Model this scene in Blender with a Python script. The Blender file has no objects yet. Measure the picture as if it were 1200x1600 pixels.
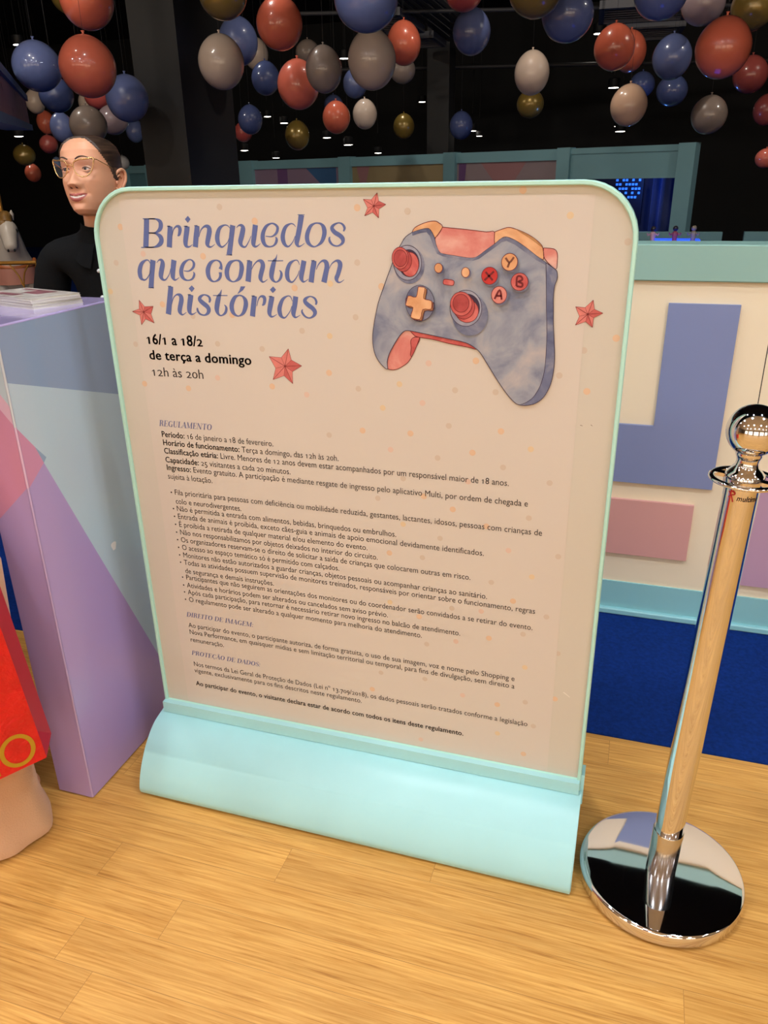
import bpy, math, random
from mathutils import Vector, Matrix
import numpy as np

SC = bpy.context.scene
COL = SC.collection
R = math.radians

# ---------------------------------------------------------------- camera
cam_d = bpy.data.cameras.new('camera')
cam = bpy.data.objects.new('camera', cam_d)
COL.objects.link(cam)
cam_d.sensor_fit = 'VERTICAL'
cam_d.sensor_height = 36.0
cam_d.lens = 36.0 * 1217.0 / 1600.0
cam_d.clip_start = 0.02
cam_d.clip_end = 100
_r, _d, _f = Vector((0.953, 0.302, -0.016)), Vector((0.105, -0.379, -0.919)), Vector((-0.284, 0.874, -0.393))
_f.normalize(); _r = (_r - _f * _r.dot(_f)).normalized(); _d = _f.cross(_r)
cam.matrix_world = Matrix(((_r.x, -_d.x, -_f.x, 0), (_r.y, -_d.y, -_f.y, 0), (_r.z, -_d.z, -_f.z, 1.4), (0, 0, 0, 1)))
SC.camera = cam

# ---------------------------------------------------------------- world and exposure
SC.view_settings.view_transform = 'Standard'
SC.view_settings.look = 'None'
SC.view_settings.exposure = 0.0
SC.view_settings.gamma = 1.0
SC.view_settings.use_curve_mapping = False
world = bpy.data.worlds.new('world'); SC.world = world
world.use_nodes = True
world.node_tree.nodes['Background'].inputs[0].default_value = (0.5, 0.55, 0.7, 1)
world.node_tree.nodes['Background'].inputs[1].default_value = 0.004
LAMP_STRENGTH = 128.0          # ceiling downlights of the bright shopping area
LAMP_COLOUR = (0.93, 1.0, 1.1)
HALL_SPOT_STRENGTH = 14.0
OVERHEAD_FILL_ENERGY, HALL_FILL_ENERGY = 62.0, 100.0   # added fill spots over the stand and in the hall, no fixtures

# ---------------------------------------------------------------- helpers
def lin(c):
    out = []
    for v in c:
        v = v / 255.0
        out.append(v / 12.92 if v <= 0.04045 else ((v + 0.055) / 1.055) ** 2.4)
    return (out[0], out[1], out[2], 1.0)

MATS = {}
def mat(name, rgb, rough=0.5, metal=0.0, coat=0.0, emit=0.0, emit_rgb=None, spec=0.5, var=0.0, vscale=8.0, vstretch=(1, 1, 1), bump=0.0, bscale=60.0, alpha=1.0, trans=0.0, sheen=0.0, sss=0.0, coat_rough=0.04, rgb2=None):
    if name in MATS: return MATS[name]
    m = bpy.data.materials.new(name); m.use_nodes = True
    nt = m.node_tree; b = nt.nodes['Principled BSDF']
    col = lin(rgb)
    b.inputs['Base Color'].default_value = col
    b.inputs['Roughness'].default_value = rough
    b.inputs['Metallic'].default_value = metal
    b.inputs['Coat Weight'].default_value = coat
    b.inputs['Coat Roughness'].default_value = coat_rough
    b.inputs['Specular IOR Level'].default_value = spec
    b.inputs['Alpha'].default_value = alpha
    b.inputs['Transmission Weight'].default_value = trans
    b.inputs['Sheen Weight'].default_value = sheen
    if sss:
        b.inputs['Subsurface Weight'].default_value = sss
        b.inputs['Subsurface Radius'].default_value = (0.012, 0.005, 0.003)
        b.inputs['Subsurface Scale'].default_value = 1.0
    if emit:
        b.inputs['Emission Color'].default_value = lin(emit_rgb or rgb)
        b.inputs['Emission Strength'].default_value = emit
    if var or bump:
        tc = nt.nodes.new('ShaderNodeTexCoord'); mp = nt.nodes.new('ShaderNodeMapping')
        mp.inputs['Scale'].default_value = vstretch
        nt.links.new(tc.outputs['Object'], mp.inputs['Vector'])
    if var:
        n = nt.nodes.new('ShaderNodeTexNoise'); n.inputs['Scale'].default_value = vscale; n.inputs['Detail'].default_value = 6
        nt.links.new(mp.outputs['Vector'], n.inputs['Vector'])
        cr = nt.nodes.new('ShaderNodeValToRGB')
        c2 = lin(rgb2) if rgb2 else tuple(v * (1 - var) for v in col[:3]) + (1,)
        cr.color_ramp.elements[0].position = 0.33; cr.color_ramp.elements[0].color = c2
        cr.color_ramp.elements[1].position = 0.67; cr.color_ramp.elements[1].color = col
        nt.links.new(n.outputs['Fac'], cr.inputs['Fac']); nt.links.new(cr.outputs['Color'], b.inputs['Base Color'])
    if bump:
        n2 = nt.nodes.new('ShaderNodeTexNoise'); n2.inputs['Scale'].default_value = bscale; n2.inputs['Detail'].default_value = 4
        nt.links.new(mp.outputs['Vector'], n2.inputs['Vector'])
        bm = nt.nodes.new('ShaderNodeBump'); bm.inputs['Strength'].default_value = bump; bm.inputs['Distance'].default_value = 0.01
        nt.links.new(n2.outputs['Fac'], bm.inputs['Height']); nt.links.new(bm.outputs['Normal'], b.inputs['Normal'])
    MATS[name] = m
    return m

class MB:
    """collects shapes into ONE mesh object"""
    def __init__(s): s.v = []; s.f = []; s.m = []; s.mats = []
    def mi(s, m):
        if m not in s.mats: s.mats.append(m)
        return s.mats.index(m)
    def add(s, v, f, m):
        o = len(s.v); k = s.mi(m)
        s.v += [tuple(p) for p in v]
        for q in f: s.f.append(tuple(i + o for i in q)); s.m.append(k)
        return s
    def box(s, a, b, m, bev=0.0):
        x0, y0, z0 = [min(a[i], b[i]) for i in range(3)]; x1, y1, z1 = [max(a[i], b[i]) for i in range(3)]
        if bev <= 0:
            v = [(x0, y0, z0), (x1, y0, z0), (x1, y1, z0), (x0, y1, z0), (x0, y0, z1), (x1, y0, z1), (x1, y1, z1), (x0, y1, z1)]
            return s.add(v, [(0, 3, 2, 1), (4, 5, 6, 7), (0, 1, 5, 4), (1, 2, 6, 5), (2, 3, 7, 6), (3, 0, 4, 7)], m)
        e = bev
        def ring(i, z): return [(x0 + i, y0 + i * 0 + e, z), (x0 + e, y0 + i, z), (x1 - e, y0 + i, z), (x1 - i, y0 + e, z), (x1 - i, y1 - e, z), (x1 - e, y1 - i, z), (x0 + e, y1 - i, z), (x0 + i, y1 - e, z)]
        v = ring(e, z0) + ring(0, z0 + e) + ring(0, z1 - e) + ring(e, z1)
        f = [tuple(range(7, -1, -1)), tuple(range(24, 32))]
        for k in range(3):
            for i in range(8): f.append((k * 8 + i, k * 8 + (i + 1) % 8, k * 8 + 8 + (i + 1) % 8, k * 8 + 8 + i))
        return s.add(v, f, m)
    def obox(s, c, ax, ay, az, hx, hy, hz, m):
        c = Vector(c); ax, ay, az = Vector(ax).normalized(), Vector(ay).normalized(), Vector(az).normalized()
        v = [c + ax * i * hx + ay * j * hy + az * k * hz for k in (-1, 1) for (i, j) in ((-1, -1), (1, -1), (1, 1), (-1, 1))]
        return s.add(v, [(0, 3, 2, 1), (4, 5, 6, 7), (0, 1, 5, 4), (1, 2, 6, 5), (2, 3, 7, 6), (3, 0, 4, 7)], m)
    def poly(s, pts, m): return s.add(pts, [tuple(range(len(pts)))], m)
    def rings(s, rs, m, cap=True, closed=True):
        n = len(rs[0]); v = [p for r in rs for p in r]; f = []
        for k in range(len(rs) - 1):
            for i in range(n if closed else n - 1): f.append((k * n + i, k * n + (i + 1) % n, (k + 1) * n + (i + 1) % n, (k + 1) * n + i))
        if cap and closed: f.append(tuple(range(n - 1, -1, -1))); f.append(tuple((len(rs) - 1) * n + i for i in range(n)))
        return s.add(v, f, m)
    def lathe(s, prof, m, n=48, c=(0, 0, 0)):
        rs = [[(c[0] + r * math.cos(2 * math.pi * i / n), c[1] + r * math.sin(2 * math.pi * i / n), c[2] + z) for i in range(n)] for r, z in prof]
        return s.rings(rs, m)
    def tube(s, pts, rad, m, n=10, closed=False):
        pts = [Vector(p) for p in pts]; N = len(pts)
        if not hasattr(rad, '__len__'): rad = [rad] * N
        rs = []; up = None
        for i in range(N):
            a = pts[(i - 1) % N] if closed else pts[max(i - 1, 0)]; b = pts[(i + 1) % N] if closed else pts[min(i + 1, N - 1)]
            t = (b - a).normalized()
            if up is None:
                up = Vector((0, 0, 1)) if abs(t.z) < 0.9 else Vector((1, 0, 0))
            up = (up - t * up.dot(t)).normalized(); w = t.cross(up)
            rs.append([pts[i] + (up * math.cos(2 * math.pi * k / n) + w * math.sin(2 * math.pi * k / n)) * rad[i] for k in range(n)])
        if closed: rs.append(rs[0]); return s.rings(rs, m, cap=False)
        return s.rings(rs, m)
    def ell(s, c, r, m, n=24, k=14, rot=None):
        rs = []
        for j in range(k + 1):
            t = math.pi * j / k; t = min(max(t, 0.02), math.pi - 0.02)
            rg = []
            for i in range(n):
                a = 2 * math.pi * i / n
                p = Vector((r[0] * math.sin(t) * math.cos(a), r[1] * math.sin(t) * math.sin(a), -r[2] * math.cos(t)))
                if rot is not None: p = rot @ p
                rg.append(Vector(c) + p)
            rs.append(rg)
        return s.rings(rs, m)
    def xf(s, M):
        s.v = [tuple(M @ Vector(p)) for p in s.v]; return s
    def build(s, name, parent=None, smooth=None, loc=None):
        me = bpy.data.meshes.new(name)
        me.from_pydata(s.v, [], s.f)
        for m in s.mats: me.materials.append(m)
        if s.f: me.polygons.foreach_set('material_index', s.m)
        me.update()
        if smooth is not None:
            me.polygons.foreach_set('use_smooth', [True] * len(me.polygons))
            me.set_sharp_from_angle(angle=R(smooth))
        o = bpy.data.objects.new(name, me); COL.objects.link(o)
        if parent is not None: o.parent = parent
        if loc is not None: o.location = loc
        return o

def tag(o, label=None, cat=None, group=None, kind=None):
    if label: o['label'] = label
    if cat: o['category'] = cat
    if group: o['group'] = group
    if kind: o['kind'] = kind
    return o
def thing(name, loc, label, cat, group=None, rz=0):
    o = bpy.data.objects.new(name, None); COL.objects.link(o); o.empty_display_size = 0.1
    o.location = loc; o.rotation_euler = (0, 0, rz)
    return tag(o, label, cat, group)
def copy_tree(o, parent=None):
    c = o.copy(); COL.objects.link(c); c.parent = parent
    for ch in list(o.children): copy_tree(ch, c)
    return c
def smooth_path(pts, n=6, closed=False):
    P = [np.array(p, float) for p in pts]; N = len(P); out = []
    rng = range(N) if closed else range(N - 1)
    for i in rng:
        p0 = P[(i - 1) % N] if closed else P[max(i - 1, 0)]; p1 = P[i]; p2 = P[(i + 1) % N]; p3 = P[(i + 2) % N] if closed else P[min(i + 2, N - 1)]
        for k in range(n):
            t = k / n
            out.append(0.5 * ((2 * p1) + (p2 - p0) * t + (2 * p0 - 5 * p1 + 4 * p2 - p3) * t * t + (3 * p1 - p0 - 3 * p2 + p3) * t ** 3))
    if not closed: out.append(P[-1])
    return out
def ribbon(pts, n=6):
    """flat stroke of varying width: list of (x, z, w) -> verts2d, faces"""
    q = smooth_path(pts, n) if len(pts) > 2 else [np.array(p, float) for p in pts]
    v = []; f = []
    for i, p in enumerate(q):
        a = q[max(i - 1, 0)]; b = q[min(i + 1, len(q) - 1)]
        t = (b - a)[:2]; L = math.hypot(*t) or 1; nx, nz = -t[1] / L, t[0] / L; w = p[2] / 2
        v += [(p[0] + nx * w, p[1] + nz * w), (p[0] - nx * w, p[1] - nz * w)]
        if i: k = 2 * i; f.append((k - 2, k - 1, k + 1, k))
    return v, f

# ---------------------------------------------------------------- lettering from the built-in font
_G = {}
def _glyph_mesh(txt, bold):
    cu = bpy.data.curves.new('t', 'FONT'); cu.body = txt; cu.size = 1.0; cu.resolution_u = 3; cu.offset = bold
    ob = bpy.data.objects.new('t', cu)
    me = bpy.data.meshes.new_from_object(ob)
    v = [(p.co.x, p.co.y) for p in me.vertices]; f = [tuple(p.vertices) for p in me.polygons]
    bpy.data.objects.remove(ob); bpy.data.curves.remove(cu); bpy.data.meshes.remove(me)
    return v, f
def _xmax(v): return max((p[0] for p in v), default=0.0)
def glyph(c, bold=0.0):
    k = (c, bold)
    if k not in _G:
        bar = _xmax(_glyph_mesh('I', 0.0)[0])
        adv = _xmax(_glyph_mesh(c + 'I', 0.0)[0]) - bar
        v, f = _glyph_mesh(c, 0.0) if c != ' ' else ([], [])
        if bold and v:          # heavier weight: the outline spread a little to every side
            V0, F0 = v, f; v, f = [], []
            for dx, dy in ((-1, 0), (1, 0), (0, .7), (0, -.7), (.7, .5), (-.7, -.5)):
                o = len(v); v = v + [(p[0] + dx * bold, p[1] + dy * bold) for p in V0]; f = f + [tuple(i + o for i in q) for q in F0]
        _G[k] = (v, f, adv)
    return _G[k]
CAPH = max(p[1] for p in _glyph_mesh('H', 0)[0]); XH = max(p[1] for p in _glyph_mesh('x', 0)[0])
def text_shape(runs, oldstyle=True):
    """runs: [(text, bold)] -> verts2d (cap height CAPH units), faces, width"""
    V = []; F = []; x = 0.0
    for txt, bold in runs:
        for c in txt:
            v, f, adv = glyph(c, bold); o = len(V); s = 1.0; dy = 0.0
            if oldstyle and c in '012': s = XH / CAPH * 1.04
            if c == '1' and v:      # flag of the figure one
                x0 = min(p[0] for p in v); y1 = max(p[1] for p in v); h = y1
                v = v + [(x0 + .01, y1), (x0 - .13, y1 - .20 * h), (x0 - .13, y1 - .32 * h), (x0 + .01, y1 - .16 * h)]; f = f + [(len(v) - 4, len(v) - 3, len(v) - 2, len(v) - 1)]
            if oldstyle and c in '34579': dy = -(CAPH - XH) * 0.85
            V += [(x + p[0], p[1] * s + dy) for p in v]; F += [tuple(i + o for i in q) for q in f]; x += adv * (1.0 if bold == 0 else 1.04)
    return V, F, x

# didone style capitals for the small blue headings: strokes (x, y, w), cap height 1
DID = {
 'A': ([[(0.02, 0, .05), (0.36, 1, .06)], [(0.33, 1, .17), (0.60, 0, .17)], [(0.12, .34, .05), (0.5, .34, .05)], [(-.06, .015, .04), (.13, .015, .04)], [(.46, .015, .04), (.74, .015, .04)]], .74),
 'D': ([[(.15, 0, .17), (.15, 1, .17)], [(.15, .98, .05), (.4, .98, .07), (.62, .75, .17), (.65, .5, .19), (.6, .25, .17), (.38, .02, .07), (.15, .02, .05)], [(0, .015, .04), (.3, .015, .04)], [(0, .985, .04), (.3, .985, .04)]], .82),
 'E': ([[(.15, 0, .17), (.15, 1, .17)], [(0, .98, .05), (.56, .98, .05)], [(0, .02, .05), (.58, .02, .05)], [(.15, .5, .05), (.42, .5, .05)], [(.55, .98, .05), (.57, .74, .05)], [(.57, .02, .05), (.61, .27, .05)], [(.42, .62, .04), (.42, .38, .04)]], .68),
 'G': ([[(.62, .72, .05), (.6, .86, .08), (.4, .98, .06), (.16, .78, .16), (.1, .5, .19), (.16, .22, .16), (.38, .02, .06), (.56, .1, .1), (.6, .25, .13)], [(.6, 0, .15), (.6, .4, .15)], [(.46, .4, .04), (.72, .4, .04)]], .8),
 'I': ([[(.15, 0, .17), (.15, 1, .17)], [(0, .015, .04), (.3, .015, .04)], [(0, .985, .04), (.3, .985, .04)]], .38),
 'L': ([[(.15, 0, .17), (.15, 1, .17)], [(0, .985, .04), (.3, .985, .04)], [(0, .02, .05), (.56, .02, .05)], [(.56, .02, .05), (.59, .28, .05)]], .64),
 'M': ([[(.1, 0, .05), (.12, 1, .05)], [(.12, 1, .16), (.42, .03, .14)], [(.42, .03, .05), (.74, 1, .05)], [(.76, 0, .17), (.76, 1, .17)], [(0, .015, .04), (.2, .015, .04)], [(.62, .015, .04), (.9, .015, .04)], [(0, .985, .04), (.18, .985, .04)], [(.7, .985, .04), (.9, .985, .04)]], .98),
 'N': ([[(.1, 0, .05), (.1, 1, .05)], [(.1, 1, .17), (.62, 0, .15)], [(.63, 0, .05), (.63, 1, .05)], [(0, .015, .04), (.2, .015, .04)], [(0, .985, .04), (.16, .985, .04)], [(.52, .985, .04), (.74, .985, .04)]], .82),
 'O': ([[(.38, .98, .06), (.16, .8, .16), (.1, .5, .19), (.16, .2, .16), (.38, .02, .06), (.6, .2, .16), (.66, .5, .19), (.6, .8, .16), (.38, .98, .06)]], .82),
 'P': ([[(.15, 0, .17), (.15, 1, .17)], [(.15, .98, .05), (.4, .98, .08), (.54, .75, .17), (.4, .51, .08), (.15, .5, .05)], [(0, .015, .04), (.3, .015, .04)], [(0, .985, .04), (.3, .985, .04)]], .68),
 'R': ([[(.15, 0, .17), (.15, 1, .17)], [(.15, .98, .05), (.4, .98, .08), (.52, .75, .17), (.4, .53, .08), (.15, .52, .05)], [(.32, .52, .08), (.5, .4, .15), (.54, .12, .15), (.68, .02, .06)], [(0, .015, .04), (.3, .015, .04)], [(0, .985, .04), (.3, .985, .04)]], .76),
 'S': ([[(.48, .72, .05), (.46, .88, .08), (.3, .98, .06), (.13, .85, .1), (.13, .66, .15), (.3, .5, .17), (.48, .32, .15), (.46, .12, .1), (.28, .02, .06), (.1, .12, .08), (.07, .28, .05)]], .6),
 'T': ([[(.35, 0, .17), (.35, 1, .17)], [(.02, .98, .05), (.68, .98, .05)], [(.02, .98, .05), (.0, .72, .05)], [(.68, .98, .05), (.7, .72, .05)], [(.2, .015, .04), (.5, .015, .04)]], .74),
 'U': ([[(.15, 1, .17), (.15, .35, .17), (.22, .08, .12), (.38, .02, .06), (.56, .1, .06), (.6, .35, .05), (.6, 1, .05)], [(0, .985, .04), (.3, .985, .04)], [(.5, .985, .04), (.7, .985, .04)]], .8),
 'C': ([[(.62, .7, .05), (.6, .86, .08), (.4, .98, .06), (.16, .78, .16), (.1, .5, .19), (.16, .22, .16), (.4, .02, .06), (.6, .14, .07), (.64, .3, .05)]], .74),
 ':': ([[(.1, .02, .14), (.1, .16, .14)], [(.1, .5, .14), (.1, .64, .14)]], .3), ' ': ([], .34)}
DID['Ç'] = (DID['C'][0] + [[(.38, .02, .05), (.44, -.1, .07), (.34, -.2, .05)]], .74)
DID['Ã'] = (DID['A'][0] + [[(.2, 1.12, .05), (.3, 1.2, .07), (.42, 1.12, .07), (.54, 1.2, .05)]], .74)
def didone(txt):
    V = []; F = []; x = 0.0
    for c in txt:
        st, adv = DID[c]
        for s in st:
            v, f = ribbon(s, 4); o = len(V)
            V += [(p[0] + x, p[1]) for p in v]; F += [tuple(i + o for i in q) for q in f]
        x += adv
    V = [(a + 0.2 * b, b) for a, b in V]
    return V, F, x

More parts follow.
